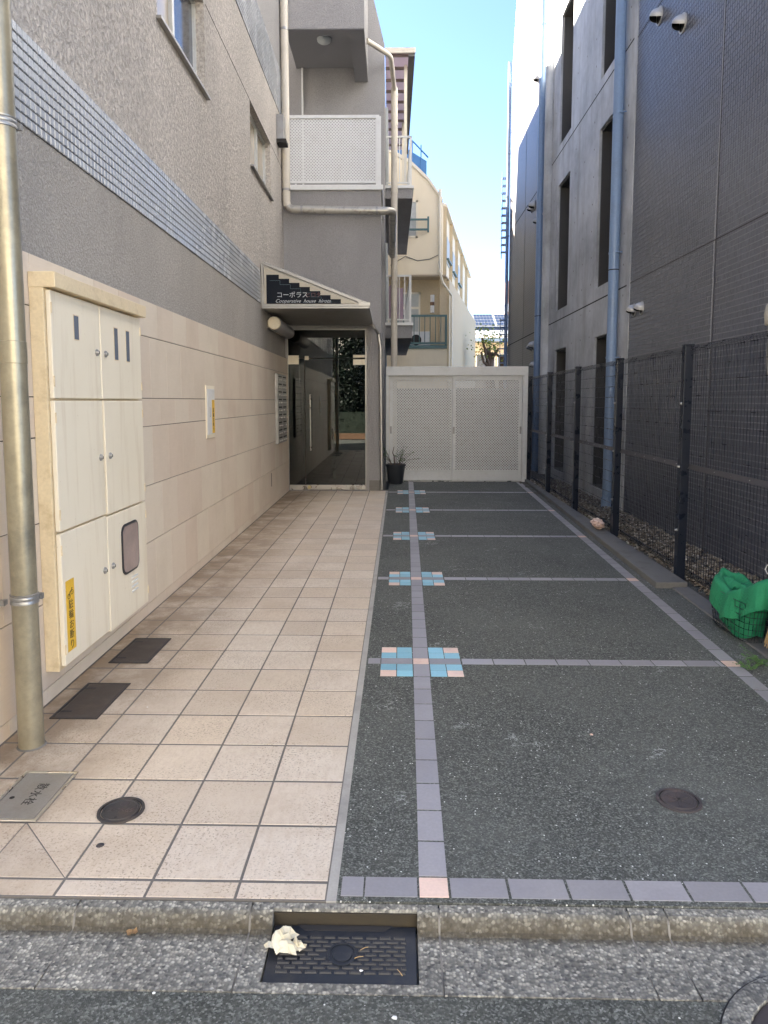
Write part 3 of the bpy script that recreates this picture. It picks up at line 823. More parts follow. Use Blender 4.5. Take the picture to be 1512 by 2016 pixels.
m = MB(); m.box(1.18, 1.40, Y + .012, Y + .044, 2.43, 2.48); m.box(0, .19, Y + .012, Y + .044, 2.31, 2.47); m.box(.30, .37, Y + .005, Y + .05, 2.39, 2.46); m.build('patch_fitting', 'cream_metal', fr, bevel=.002)
# lobby behind the glass
m = MB(); m.quad((-.05, TY + .1, .0), (1.66, TY + .1, .0), (1.66, 17.5, .0), (-.05, 17.5, .0)); m.build('lobby_floor', 'inner_floor', lb)
m = MB(); m.quad((-.049, TY + .1, 0), (-.049, 17.5, 0), (-.049, 17.5, 3.2), (-.049, TY + .1, 3.2)); m.quad((1.66, TY + .1, 0), (1.66, 17.5, 0), (1.66, 17.5, 3.2), (1.66, TY + .1, 3.2))
m.quad((-.05, 14.88, 0), (1.66, 14.88, 0), (1.66, 14.88, 3.2), (-.05, 14.88, 3.2)); m.quad((-.05, TY + .1, 3.2), (1.66, TY + .1, 3.2), (1.66, 17.5, 3.2), (-.05, 17.5, 3.2))
m.build('lobby_wall', 'inner_wall', lb)
m = MB(); m.box(.62, .70, 14.80, 14.87, 0, 2.3); m.box(.70, 1.5, 14.82, 14.87, 2.2, 2.3); m.box(1.42, 1.5, 14.80, 14.87, 0, 2.2); m.build('inner_door_frame', 'steel', lb)
MB().box(.70, 1.42, 14.84, 14.87, 0, 2.2).build('inner_door', 'dark_window', lb)

# ------------------------------------------------------------------ things fixed to or standing by the left building
# electricity and meter cabinet
cab = lthing('meter_cabinet', 'tall cream metal meter cabinet with six doors on the tiled wall', 'cabinet', (0, 3.65, .18))
MB().box(.001, .075, 3.65, 4.985, .18, 2.27).build('body', 'cream_edge', cab, bevel=.003)
c = MB(); c.prism([(.001, 2.272), (.14, 2.272), (.14, 2.242), (.135, 2.236), (.10, 2.236), (.10, 2.242), (.001, 2.242)], 'y', 3.645, 4.995)
MB().box(.001, .142, 3.645, 4.998, 2.225, 2.305).build('rain_cap', 'cream_edge', cab, bevel=.004)
YS = 4.285
doors = [(3.668, YS - .006, 1.655, 2.215), (YS + .006, 4.975, 1.655, 2.215), (3.668, YS - .006, .945, 1.643), (YS + .022, 4.975, .935, 1.643), (3.668, YS - .006, .205, .932), (YS + .006, 4.975, .19, .922)]
dobs = []
for k, (a, b, c0, c1) in enumerate(doors):
    o = MB().box(.077, .103, a, b, c0, c1).build('door', 'cream_metal', cab, bevel=.004); dobs.append(o)
    ly = (b - .055) if k % 2 == 0 else (a + .06); lz = (1.93, 1.93, 1.30, 1.30, .60, .60)[k]
    q = MB(); q.lathe([(.0, .017), (.010, .016), (.013, .010), (.019, .008), (.021, 0)], (.103, ly, lz), 16, 'x'); lk = q.build('lock', 'dull_steel', o, smooth=True)
    MB().box(.119, .1215, ly - .002, ly + .002, lz - .008, lz + .008).build('keyway', 'dark_gap', lk)
for k, (a, b, c0, c1) in enumerate(doors):
    hy = a + .004 if k % 2 == 0 else b - .004
    for z in (c0 + .09, c1 - .09): q = MB(); q.tube([(.104, hy, z - .028), (.104, hy, z + .028)], .0045, 8); q.build('hinge', 'cream_edge', dobs[k], smooth=True)
def peep(o, y0, y1, z0, z1):
    MB().box(.1032, .1045, y0 - .006, y1 + .006, z0 - .006, z1 + .006).build('window_gasket', 'cream_edge', o)
    MB().box(.1047, .106, y0, y1, z0, z1).build('window', 'meter_glass', o)
peep(dobs[0], 3.93, 3.985, 1.985, 2.115)
peep(dobs[1], 4.50, 4.555, 1.905, 2.105); peep(dobs[1], 4.70, 4.755, 1.905, 2.105)
def rrect(y0, y1, z0, z1, r, n=5):
    p = []
    for cy_, cz_, a0 in ((y1 - r, z1 - r, 0), (y0 + r, z1 - r, 90), (y0 + r, z0 + r, 180), (y1 - r, z0 + r, 270)):
        for i in range(n + 1): a = R(a0 + 90 * i / n); p.append((cy_ + r * math.cos(a), cz_ + r * math.sin(a)))
    return p
MB().prism(rrect(4.50, 4.80, .49, .83, .06), 'x', .1032, .111).build('window_gasket', 'rubber', dobs[5], bevel=.002)
MB().prism(rrect(4.515, 4.785, .505, .815, .05), 'x', .1112, .1135).build('window', 'amber_glass', dobs[5])
for k in range(4):
    z = .45 - k * .032
    MB().prism([(.103, z), (.113, z - .002), (.113, z - .008), (.103, z - .016)], 'y', 4.66, 4.76).build('louvre', 'white_metal', dobs[5], bevel=.001)
# no-bicycles sticker
st = lthing('no_parking_sticker', 'yellow vertical no-bicycle-parking sticker at the foot of the cream cabinet', 'sticker', (.1035, 3.75, .27))
MB().box(.1035, .1045, 3.70, 3.80, .27, .665).build('sheet', 'yellow', st)
letter(text_mesh('駐輪お断り', .056, 'ink', .0003, True, space=1.0), st, (.1052, 3.752, .508), (math.pi / 2, 0, math.pi / 2))
m = MB()
for cy_, cz_ in ((3.733, .575), (3.770, .592)):
    m.tube([(.1049, cy_ + .014 * math.cos(a * math.pi / 6), cz_ + .014 * math.sin(a * math.pi / 6)) for a in range(12)], .0016, 5, closed=True)
m.tube([(.1049, 3.733, .575), (.1049, 3.744, .597), (.1049, 3.763, .604), (.1049, 3.770, .592)], .0016, 5)
m.tube([(.1049, 3.763, .604), (.1049, 3.768, .617), (.1049, 3.777, .613)], .0016, 5)
m.build('bicycle_symbol', 'ink', st)
# hatch plate further along the wall
hp = lthing('wall_hatch', 'narrow cream wall hatch with yellow strip sticker on the tiled wall', 'hatch', (0, 7.08, 1.27))
MB().box(.0, .010, 7.07, 7.41, 1.265, 1.80).build('frame', 'cream_metal', hp, bevel=.002)
MB().box(.0102, .016, 7.095, 7.385, 1.30, 1.765).build('lid', 'white_metal', hp, bevel=.002)
MB().box(.0162, .0185, 7.18, 7.20, 1.48, 1.58).build('handle', 'steel', hp)
s_ = MB().box(.0162, .0168, 7.27, 7.375, 1.31, 1.655).build('sticker', 'yellow', hp)
letter(text_mesh('駐輪お断り', .050, 'ink', .0003, True, space=1.0), s_, (.0172, 7.323, 1.53), (math.pi / 2, 0, math.pi / 2))
# letter boxes: two columns of nine
mbx = lthing('letterbox_unit', 'steel letterbox unit beside the glass entrance door', 'letterboxes', (0, 11.35, .945))
MB().box(0, .035, 11.35, 12.32, .945, 2.085).build('case', 'dull_steel', mbx, bevel=.003)
face = MB().box(.036, .046, 0, .455, 0, .116).mesh('letterbox_door', 'dull_steel')
slot = MB().box(.0462, .049, .05, .405, .078, .098).mesh('slot', 'dark_gap')
knob = MB(); knob.lathe([(0, .022), (.012, .020), (.014, .006), (.020, 0)], (.046, .33, .038), 12, 'x'); knob = knob.mesh('dial', 'steel', True)
knob2 = MB(); knob2.lathe([(0, .018), (.010, .016), (.012, 0)], (.046, .14, .038), 12, 'x'); knob2 = knob2.mesh('latch', 'steel', True)
plate_m = MB().box(.0462, .0475, .10, .20, .02, .056).mesh('name_plate', 'white_metal')
for i in range(2):
    for j in range(9):
        o = piece('letterbox_door', face, mbx, (0, 11.375 + i * .475, .955 + j * .125)); OFF[o] = (0, 0, 0)
        piece('slot', slot, o, (0, 0, 0)); piece('dial', knob, o, (0, 0, 0)); piece('latch', knob2, o, (0, 0, 0))
# canopy with the sign
cn = lthing('entrance_canopy', 'wedge-shaped steel canopy with dark stepped name sign over the entrance', 'canopy', (S, 10.5, 3.0))
CY0, CY1 = 10.5, 12.84
D0, D1 = S + .012, 1.545
tri = [(D0, 3.03), (D1, 3.03), (D1, 3.085), (1.42, 3.10), (D0, 3.66)]
MB().prism([(D0, 3.0), (D1 + .01, 3.0), (D1 + .01, 3.03), (D0, 3.03)], 'y', CY0 - .01, CY1).build('soffit', 'dull_steel', cn, bevel=.003)
MB().prism([(D0, 3.031), (D1, 3.031), (D1, 3.085), (D0, 3.64)], 'y', CY0 + .03, CY1).build('body', 'dull_steel', cn)
f = MB()
def bar(p, q, w, y0=CY0 - .012, y1=CY0 + .03):
    p, q = Vector(p), Vector(q); d = (q - p).normalized(); nn = Vector((-d.y, d.x)) * w
    f.prism([tuple(p), tuple(q), tuple(q + nn), tuple(p + nn)], 'y', y0, y1)
bar((D0, 3.062), (D1 - .15, 3.062), -.03); bar((D0 + .001, 3.065), (D0 + .001, 3.655), -.035); bar((D0 + .03, 3.635), (D1 - .12, 3.075), .045)
f.box(D1 - .16, D1 + .02, CY0 - .02, CY0 + .06, 3.032, 3.09)
f.build('sign_frame', 'dull_steel', cn, bevel=.003)
f = MB(); f.prism([(D0 + .04, 3.07), (D1 - .18, 3.07), (D0 + .04, 3.605)], 'y', CY0 + .008, CY0 + .028); f.build('sign_panel', 'sign_cream', cn)
# stepped dark acrylic
sx0, sx1 = D0 + .075, D0 + 1.17
pts = [(sx0, 3.072)]
n = 7; top = 3.49; bot = 3.135
pr = [(sx0, 3.072), (sx1, 3.072)]
ws = [.185] + [(sx1 - sx0 - .185) / (n - 1)] * (n - 1)
x = sx1; zs = [top - (top - bot) * k / (n - 1) for k in range(n)]
for k in reversed(range(n)):
    pr.append((x, zs[k])); x -= ws[k]; pr.append((x if k else sx0, zs[k]))
MB().prism(pr, 'y', CY0 + .001, CY0 + .0075).build('sign_face', 'sign_dark', cn)
m = MB()
for k in range(1, n):
    xa = sx0 + .09 + ws[0] * .6 + (k - 1) * ws[1]; za = zs[k - 1] - .085
    m.box(xa - ws[1], xa, CY0 - .001, CY0 + .0005, za - .002, za + .002); m.box(xa - .002, xa + .002, CY0 - .001, CY0 + .0005, za - .058, za)
m.build('stepped_line', 'sign_line', cn)
letter(text_mesh('コーポラス', .094, 'sign_white', .001), cn, (sx0 + .145, CY0 - .0005, 3.165), (math.pi / 2, 0, 0))
letter(text_mesh('ヒロタ', .08, 'sign_red', .001), cn, (sx0 + .57, CY0 - .0005, 3.170), (math.pi / 2, 0, 0))
letter(text_mesh('Cooperative  house  hirota', .074, 'sign_white', .0006, shear=.42), cn, (sx0 + .125, CY0 - .0005, 3.086), (math.pi / 2, 0, 0))
m = MB(); m.tube([(D1 - .02, 12.6, 3.02), (D1 + .03, 12.6, 2.93), (D1 + .10, 12.78, 2.85), (D1 + .135, 12.79, 2.6), (D1 + .16, 12.79, .02)], .03, 8); m.build('downpipe', 'dull_steel', cn, smooth=True)
# tube lamp below the canopy
tl = lthing('wall_lamp', 'grey cylindrical lamp with cream end cap under the canopy', 'lamp', (.07, 10.95, 2.84))
m = MB(); m.lathe([(.10, 0), (.106, .01), (.106, 1.5), (.098, 1.56), (0, 1.56)], (.07, 10.97, 2.84), 24, 'y'); m.build('shell', 'lamp_shell', tl, smooth=True)
m = MB(); m.lathe([(0, -.02), (.09, -.016), (.102, 0), (.102, .018)], (.07, 10.95, 2.84), 24, 'y'); m.build('end_cap', 'lamp_cream', tl, smooth=True)
MB().box(-.05, -.03, 11.05, 12.4, 2.78, 2.9).build('wall_bracket', 'cream_metal', tl)
# small switch box on the wall corner
sb = lthing('junction_box', 'small grey junction box on the stucco wall beside the upper drainpipe', 'box', (S, 12.2, 6.0))
MB().box(S, .07, 12.2, 12.42, 6.02, 6.42).build('case', 'dull_steel', sb, bevel=.004)
MB().box(S, .11, 12.18, 12.44, 5.955, 6.015).build('hood', 'dark_gap', sb)
# drainpipes
pp = lthing('drainpipe', 'thick ochre drainpipe standing in front of the meter cabinet', 'drainpipe', (.15, 3.19, 0))
m = MB(); m.tube([(.15, 3.19, -.004), (.15, 3.19, 9.0)], .0575, 24); m.build('pipe', 'old_pipe', pp, smooth=True)
m = MB(); m.lathe([(.066, .0008), (.062, .003), (.0578, .006)], (.15, 3.19, 0), 24); m.build('base_dark_ring', 'concrete_dark', pp, smooth=True)  # dark ring drawn in as the contact line at the pipe foot
m = MB(); m.lathe([(.0578, -.05), (.0605, -.048), (.0605, .048), (.0578, .05)], (.15, 3.19, 1.86), 24); m.build('pipe_socket', 'old_pipe', pp, smooth=True)
for z in (.72, 2.86, 5.0):
    m = MB(); m.lathe([(.058, -.022), (.0625, -.020), (.0625, -.008), (.060, -.004), (.0625, 0), (.0625, .012), (.060, .015), (.0625, .018), (.0625, .024), (.058, .026)], (.15, 3.19, z), 24)
    m.box(.085, .10, 3.10, 3.135, z - .012, z + .012); m.box(-.02, .10, 3.105, 3.118, z - .014, z + .014); m.box(.18, .215, 3.225, 3.245, z - .014, z + .014)
    m.build('pipe_clip', 'dull_steel', pp, smooth=True)
up = lthing('drainpipe', 'weathered zinc drainpipe running down the corner and across the stair tower', 'drainpipe', (.09, 12.72, 4.9))
x0, yy = .03, 12.70
path = [(x0, yy, 12.6)] + elbow((x0, yy, 5.0), (0, 0, -1), (1, 0, 0), .14)
m = MB(); m.tube(path[:2] + path[2:4], .07, 16); m.build('riser', 'beige_pipe', up, smooth=True)
hz = elbow((x0, yy, 5.0), (0, 0, -1), (1, 0, 0), .14)[2:] + elbow((1.90, yy, 4.97), (1, 0, 0), (0, 1, -.06), .14) + [Vector((1.90, 15.62, 4.80))]
m = MB(); m.tube(hz, .0695, 16); m.build('cross_run', 'zinc_pipe', up, smooth=True)
for q in ((.30, yy, 5.0, 'x'), (1.62, yy, 4.975, 'x'), (x0, yy, 5.33, 'z'), (x0, yy, 8.0, 'z'), (1.90, 13.3, 4.94, 'y'), (1.90, 15.0, 4.84, 'y')):
    m = MB(); m.lathe([(.071, -.02), (.077, -.018), (.077, .018), (.071, .02)], q[:3], 16, q[3]); m.build('pipe_clip', 'dull_steel', up, smooth=True)
rp = lthing('drainpipe', 'beige vertical drainpipe beside the rear balconies left of the gate', 'drainpipe', (1.94, 15.8, 0))
m = MB(); m.tube([(1.94, 15.8, 0), (1.94, 15.8, 8.35)], .072, 16); m.build('pipe', 'beige_pipe', rp, smooth=True)
m = MB(); m.tube([(1.40, 14.0, 8.45)] + elbow((1.86, 14.6, 8.45), (.46, .6, 0), (.06, 1.1, -.1), .16) + [(1.94, 15.8, 8.30)], .05, 12); m.build('feed_pipe', 'beige_pipe', rp, smooth=True)
for z in (2.6, 4.3, 6.2, 7.6, 8.2):
    m = MB(); m.lathe([(.073, -.04), (.079, -.038), (.079, .038), (.073, .04)], (1.94, 15.8, z), 16); m.build('pipe_collar', 'beige_pipe', rp, smooth=True)
# blanket airing on the lower rear balcony
bk = lthing('blanket', 'mauve blanket hung over the railing of the lower rear balcony', 'blanket', (2.1, 16.6, 3.5))
MB().sheet(lambda u, v: (1.82 + u * .34, 16.62 + .03 * math.sin(u * 14) + .05 * v, 3.55 + .75 * v + .05 * math.sin(u * 6)), 10, 6).build('cloth', 'purple_cloth', bk, smooth=True)
# ------------------------------------------------------------------ gate across the end of the driveway
gt = thing('sliding_gate', 'pale perforated metal double gate closing the end of the driveway', 'gate', (1.17, 14.4, 0))
GY = 14.4
m = MB(); m.box(-.27, 2.60, GY - .06, GY + .10, 2.155, 2.34); m.box(-.27, -.205, GY - .05, GY + .08, 0, 2.155); m.box(2.50, 2.60, GY - .055, GY + .09, 0, 2.155)
m.build('gate_frame', 'gate_metal', gt, bevel=.006)
MB().box(-.205, 2.50, GY - .03, GY + .06, .0, .012).build('floor_track', 'steel', gt)
def leaf(x0, x1, yo, hx):
    m = MB(); a, b = GY + yo, GY + yo + .04
    m.box(x0, x0 + .055, a, b, .02, 2.15); m.box(x1 - .055, x1, a, b, .02, 2.15); m.box(x0 + .055, x1 - .055, a, b, 2.065, 2.15); m.box(x0 + .055, x1 - .055, a, b, .02, .04); m.box(x0 + .055, x1 - .055, a, b, .215, .235)
    o = m.build('gate_leaf', 'gate_metal', gt, bevel=.004)
    perforated(MB(), lambda u, v: (x0 + .055 + u, a + .018, .235 + v), x1 - x0 - .11, 1.83, .055, .0120).build('perforated_sheet', 'gate_metal', o, fix=False)
    MB().box(x0 + .055, x1 - .055, a + .012, b - .008, .04, .215).build('kick_panel', 'gate_metal', o, bevel=.002)
    MB().box(hx - .018, hx + .018, a - .004, a + .001, .98, 1.13).build('finger_pull', 'dull_steel', o, bevel=.002)
leaf(-.20, 1.125, .03, -.17); leaf(1.085, 2.495, -.02, 2.467)
MB().box(1.095, 1.13, GY - .0245, GY - .0205, .98, 1.12).build('lock_plate', 'dull_steel', gt, bevel=.001)

# ------------------------------------------------------------------ right building
RX = 3.32
rb = thing('apartment_block', 'dark mosaic-tiled apartment block with concrete panels and tall openings, on the right', 'building', (RX, 6, 0))
RH = 15.0
YC0, YC1, YE = 10.40, 16.55, 21.9
m = MB(); m.box(RX + .006, RX + 9, 2.35, YC0 - .004, -.25, RH); m.build('mass', 'umber_joint', rb)
tw = MB().box(RX + .003, RX + .0055, 2.35, YC0 - .004, -.2, RH).build('tiled_wall', 'umber_joint', rb)
CP, RP = .05, .06
def rt_cells():
    y = YC0 - .012
    ny = int((y - 4.2) / CP)
    for i in range(ny):
        for j in range(-3, 165):
            yield i, j, y - (i + .5) * CP, j * RP + .03
def is_near(i, j, y, z): return 6.30 < y < 7.20 and 2.22 < z < 3.12
def is_seam(y, z): return abs(z - 3.33) < .031 or abs(z - 6.69) < .031
tile1 = MB(); a, b, c2 = CP / 2 - .0026, RP / 2 - .0030, .002
tile1.add([(0, -a, -b), (0, a, -b), (0, a, b), (0, -a, b), (-.005, -a + c2, -b + c2), (-.005, a - c2, -b + c2), (-.005, a - c2, b - c2), (-.005, -a + c2, b - c2)],
          [(4, 7, 6, 5), (0, 4, 5, 1), (1, 5, 6, 2), (2, 6, 7, 3), (3, 7, 4, 0)])
tme = tile1.mesh('mosaic_tile', 'umber_tile')
big = MB(); rj = random.Random(5)
for i, j, y, z in rt_cells():
    if abs(y - 7.64) < .026: continue
    if is_seam(y, z) and False: continue
    if is_near(i, j, y, z):
        piece('mosaic_tile', tme, tw, (RX + .003, y, z)); continue
    k = len(big.v); t1, t2 = rj.uniform(-.0005, .0005), rj.uniform(-.0005, .0005)
    for n_, (vx, vy, vz) in enumerate(tile1.v):
        big.v.append((RX + .003 + vx + (t1 * (1 if vy > 0 else -1) + t2 * (1 if vz > 0 else -1) if n_ > 3 else 0), y + vy, z + vz))
    big.f += [tuple(q + k for q in f) for f in tile1.f]
stuff(big.build('mosaic_tiles', 'umber_tile', tw, fix=False))
m = MB(); m.box(RX - .006, RX + .002, 4.2, YC0 - .01, 3.326, 3.336); m.box(RX - .006, RX + .002, 4.2, YC0 - .01, 6.686, 6.696); m.box(RX - .004, RX + .002, 7.634, 7.646, 0, RH)
m.build('expansion_joint', 'dark_gap', tw)
# concrete bay with tall openings
OP = [(11.12, 12.18), (14.20, 15.22)]
OZ = [(.19, 2.72), (3.53, 6.10), (6.90, 9.46), (10.25, 12.8)]
holes = [(a, b, c, d) for a, b in OP for c, d in OZ]
cm = MB(); holed(cm, YC0, YC1, -.2, RH, holes, lambda u, v, w: (RX - .012 + w, u, v), .95)
cm.quad((RX - .012, YC0, -.2), (RX + .1, YC0, -.2), (RX + .1, YC0, RH), (RX - .012, YC0, RH))
cw = cm.build('concrete_wall', 'concrete', rb)
for z in (3.32, 6.74, 10.1): MB().box(RX - .0145, RX - .006, YC0 + .12, YC1 - .3, z - .011, z + .011).build('pour_joint', 'dark_gap', cw)
m = MB(); tj = random.Random(4)
for z in [0.5 + .45 * k for k in range(24)]:
    for y in (10.7, 12.5, 13.1, 13.75, 15.6):
        if tj.random() < .75: m.lathe([(0, -.001), (.016, -.0008), (.019, .004)], (RX - .013, y + tj.uniform(-.02, .02), z), 8, 'x')
stuff(m.build('tie_hole', 'concrete_dark', cw))
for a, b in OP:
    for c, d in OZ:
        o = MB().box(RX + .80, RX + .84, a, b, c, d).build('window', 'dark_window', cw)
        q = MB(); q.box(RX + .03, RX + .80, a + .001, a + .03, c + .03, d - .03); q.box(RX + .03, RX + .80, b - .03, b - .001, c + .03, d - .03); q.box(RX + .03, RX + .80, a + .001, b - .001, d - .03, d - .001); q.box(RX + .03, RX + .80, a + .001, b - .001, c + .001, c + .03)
        q.build('recess_shade_lining', 'opening_shade', o)  # dark lining added to paint shade on the reveals
MB().box(RX + .938, RX + 9, YC0, YC1, -.2, RH).build('mass', 'concrete_dark', rb)
m = MB(); m.tube([(RX - .03, 16.02, 0), (RX - .03, 16.02, RH)], .13, 16); m.build('round_column', 'concrete', rb, smooth=True)
# far tiled wall, its upper edge set back
fw_ = MB()
fw_.prism([(YC1 + .001, -.2), (YE, -.2), (YE, 10.9), (20.6, 14.6), (YC1 + .001, 14.6)], 'x', RX + .002, RX + 9)
fo = fw_.build('far_wall', 'umber_far', rb)
for z in (3.33, 6.69, 9.6): MB().box(RX - .002, RX + .001, YC1 + .01, YE - .01, z - .012, z + .012).build('expansion_joint', 'dark_gap', fo)
MB().box(RX - .001, RX + .001, 19.2, 19.22, 0, 11).build('expansion_joint', 'dark_gap', fo)
m = MB(); m.quad((RX - .004, 20.6, 14.6), (RX - .004, YE, 10.9), (RX - .004, YE - .35, 10.9), (RX - .004, 20.25, 14.6)); m.build('white_capping', 'white_metal', fo)
# side louvres seen edge-on past the far corner
lv = MB()
for z0, z1 in ((6.2, 8.6), (2.6, 4.2)):
    lv.box(RX - .20, RX - .18, YE + .3, YE + .33, z0 - .2, z1)
    k = z0
    while k < z1: lv.box(RX - .20, RX + .02, YE + .26, YE + .5, k, k + .02); k += .22
lv.build('louvre_screen', 'blue_pipe', rb)
# hooded wall vents
r = .085
def hood_pt(rr):
    def f(u, v):
        a = R(-28 + 236 * u); e = v * math.pi / 2
        return (-.012 - 1.25 * rr * math.sin(e), rr * math.cos(e) * math.cos(a), rr * math.cos(e) * math.sin(a) - .01)
    return f
hood = MB(); hood.sheet(hood_pt(r), 18, 9)
hood.lathe([(r + .014, 0), (r + .014, -.012), (r - .002, -.013)], (0, 0, -.01), 24, 'x')
hm = hood.mesh('vent_hood', 'vent', True)
thr = MB(); thr.sheet(hood_pt(r * .965), 14, 6); thr.lathe([(0, -.006), (r, -.006)], (0, 0, -.01), 20, 'x')
thm = thr.mesh('throat', 'vent_dark', True)
for y, z, k in ((9.55, 6.55, 1.12), (8.76, 6.06, 1.12), (10.18, 2.93, .95), (9.86, 2.92, .95), (17.94, 6.46, 1.25), (18.28, 6.46, 1), (17.44, 5.95, 1), (18.05, 3.0, 1), (17.7, 3.02, 1.2), (17.5, 2.53, 1.1), (17.7, 9.34, 1.1), (17.05, 9.95, 1.1), (16.6, 5.9, .9)):
    o = piece('vent_hood', hm, rb, (RX - .003, y, z), 0, (k, k, k)); OFF[o] = (0, 0, 0)
    piece('throat', thm, o, (0, 0, 0))
def blue_pipe(y, x, r_, ztop, label, clips):
    t = thing('drainpipe', label, 'drainpipe', (x, y, 0))
    m = MB(); m.tube([(x, y, -.1), (x, y, ztop)], r_, 20); m.build('pipe', 'blue_pipe', t, smooth=True)
    m = MB(); m.lathe([(r_ + .001, -.05), (r_ + .012, -.045), (r_ + .012, .11), (r_ + .001, .115)], (x, y, .05), 20); m.build('foot_socket', 'blue_pipe', t, smooth=True)
    m = MB(); m.lathe([(r_ + .001, -.008), (r_ + .0015, .008)], (x, y, 3.6), 20); m.build('joint_ring', 'dark_gap', t)
    for z in clips:
        m = MB(); m.lathe([(r_ + .001, -.014), (r_ + .006, -.013), (r_ + .006, .013), (r_ + .001, .014)], (x, y, z), 20); m.box(x, RX, y - r_ - .02, y - r_ - .004, z - .008, z + .008); m.build('pipe_clip', 'blue_pipe', t, smooth=True)
blue_pipe(10.86, 3.215, .076, 14, 'slate blue drainpipe on the concrete bay, nearest of the three on the right block', (2.3, 3.85, 5.85, 8))
blue_pipe(16.62, 3.215, .085, 14, 'slate blue drainpipe where the concrete bay meets the far tiled wall', (2.6, 4.4, 6.1, 7.9, 10))
blue_pipe(21.86, 3.25, .05, 11.6, 'slim slate blue drainpipe on the far corner of the right block', (4.2, 6.6, 9, 11))

# ------------------------------------------------------------------ kerb, gravel bed and fence on the right
m = MB()
def kx(y): return 2.225 + .0405 * (y - 6.12) if y > 6 else 2.26
m.hexa([(2.262, 6.12, -.2), (2.54, 6.12, -.2), (2.63, 14.34, -.2), (2.565, 14.34, -.2)], [(2.262, 6.12, .055), (2.54, 6.12, .055), (2.63, 14.34, .055), (2.565, 14.34, .055)])
kb = struct(m.build('side_kerb', 'kerb', bevel=.008))
m = MB(); m.hexa([(2.30, 2.2, -.2), (2.44, 2.2, -.2), (2.545, 6.115, -.2), (2.40, 6.115, -.2)], [(2.30, 2.2, .012), (2.44, 2.2, .02), (2.545, 6.115, .02), (2.40, 6.115, .012)])
struct(m.build('concrete_footing', 'kerb', bevel=.006))
m = MB(); m.sheet(lambda u, v: (2.42 + u * .92, 2.0 + v * 20, .0 + .018 * noise.noise(Vector((u * 9, v * 60, 0)))), 14, 200)
struct(m.build('gravel_bed', 'soil', smooth=True))
gr = MB(); gj = random.Random(11)
def stone(cx_, cy_, cz_, s):
    k = len(gr.v)
    ax = [Vector((gj.uniform(.7, 1.25), 0, 0)), Vector((0, gj.uniform(.7, 1.25), 0)), Vector((0, 0, gj.uniform(.45, .85)))]
    rot = Matrix.Rotation(gj.uniform(0, 6.3), 3, 'Z') @ Matrix.Rotation(gj.uniform(-.5, .5), 3, 'X')
    for d in ((1, 0, 0), (-1, 0, 0), (0, 1, 0), (0, -1, 0), (0, 0, 1), (0, 0, -1), (.66, .66, .5), (-.66, .66, .5), (.66, -.66, .5), (-.66, -.66, .5)):
        v = rot @ Vector((d[0] * ax[0].x, d[1] * ax[1].y, d[2] * ax[2].z)) * s * gj.uniform(.88, 1.1)
        gr.v.append((cx_ + v.x, cy_ + v.y, cz_ + v.z))
    gr.f += [tuple(k + q for q in f) for f in ((4, 6, 7), (4, 8, 6), (4, 9, 8), (4, 7, 9), (6, 0, 2), (6, 2, 7), (7, 2, 1), (7, 1, 9), (9, 1, 3), (9, 3, 8), (8, 3, 0), (8, 0, 6), (5, 2, 0), (5, 1, 2), (5, 3, 1), (5, 0, 3))]
for k in range(9000):
    y = 3.6 + (gj.random() ** 1.5) * 11
    x = gj.uniform(2.62 if gj.random() > .12 else 2.54, 3.32)
    stone(x, y, .012 + gj.uniform(0, .02), gj.uniform(.007, .02))
g_ = stuff(gr.build('gravel', 'stone', fix=False)); g_['label'] = 'loose brown gravel between the fence and the right block'; g_['category'] = 'gravel'
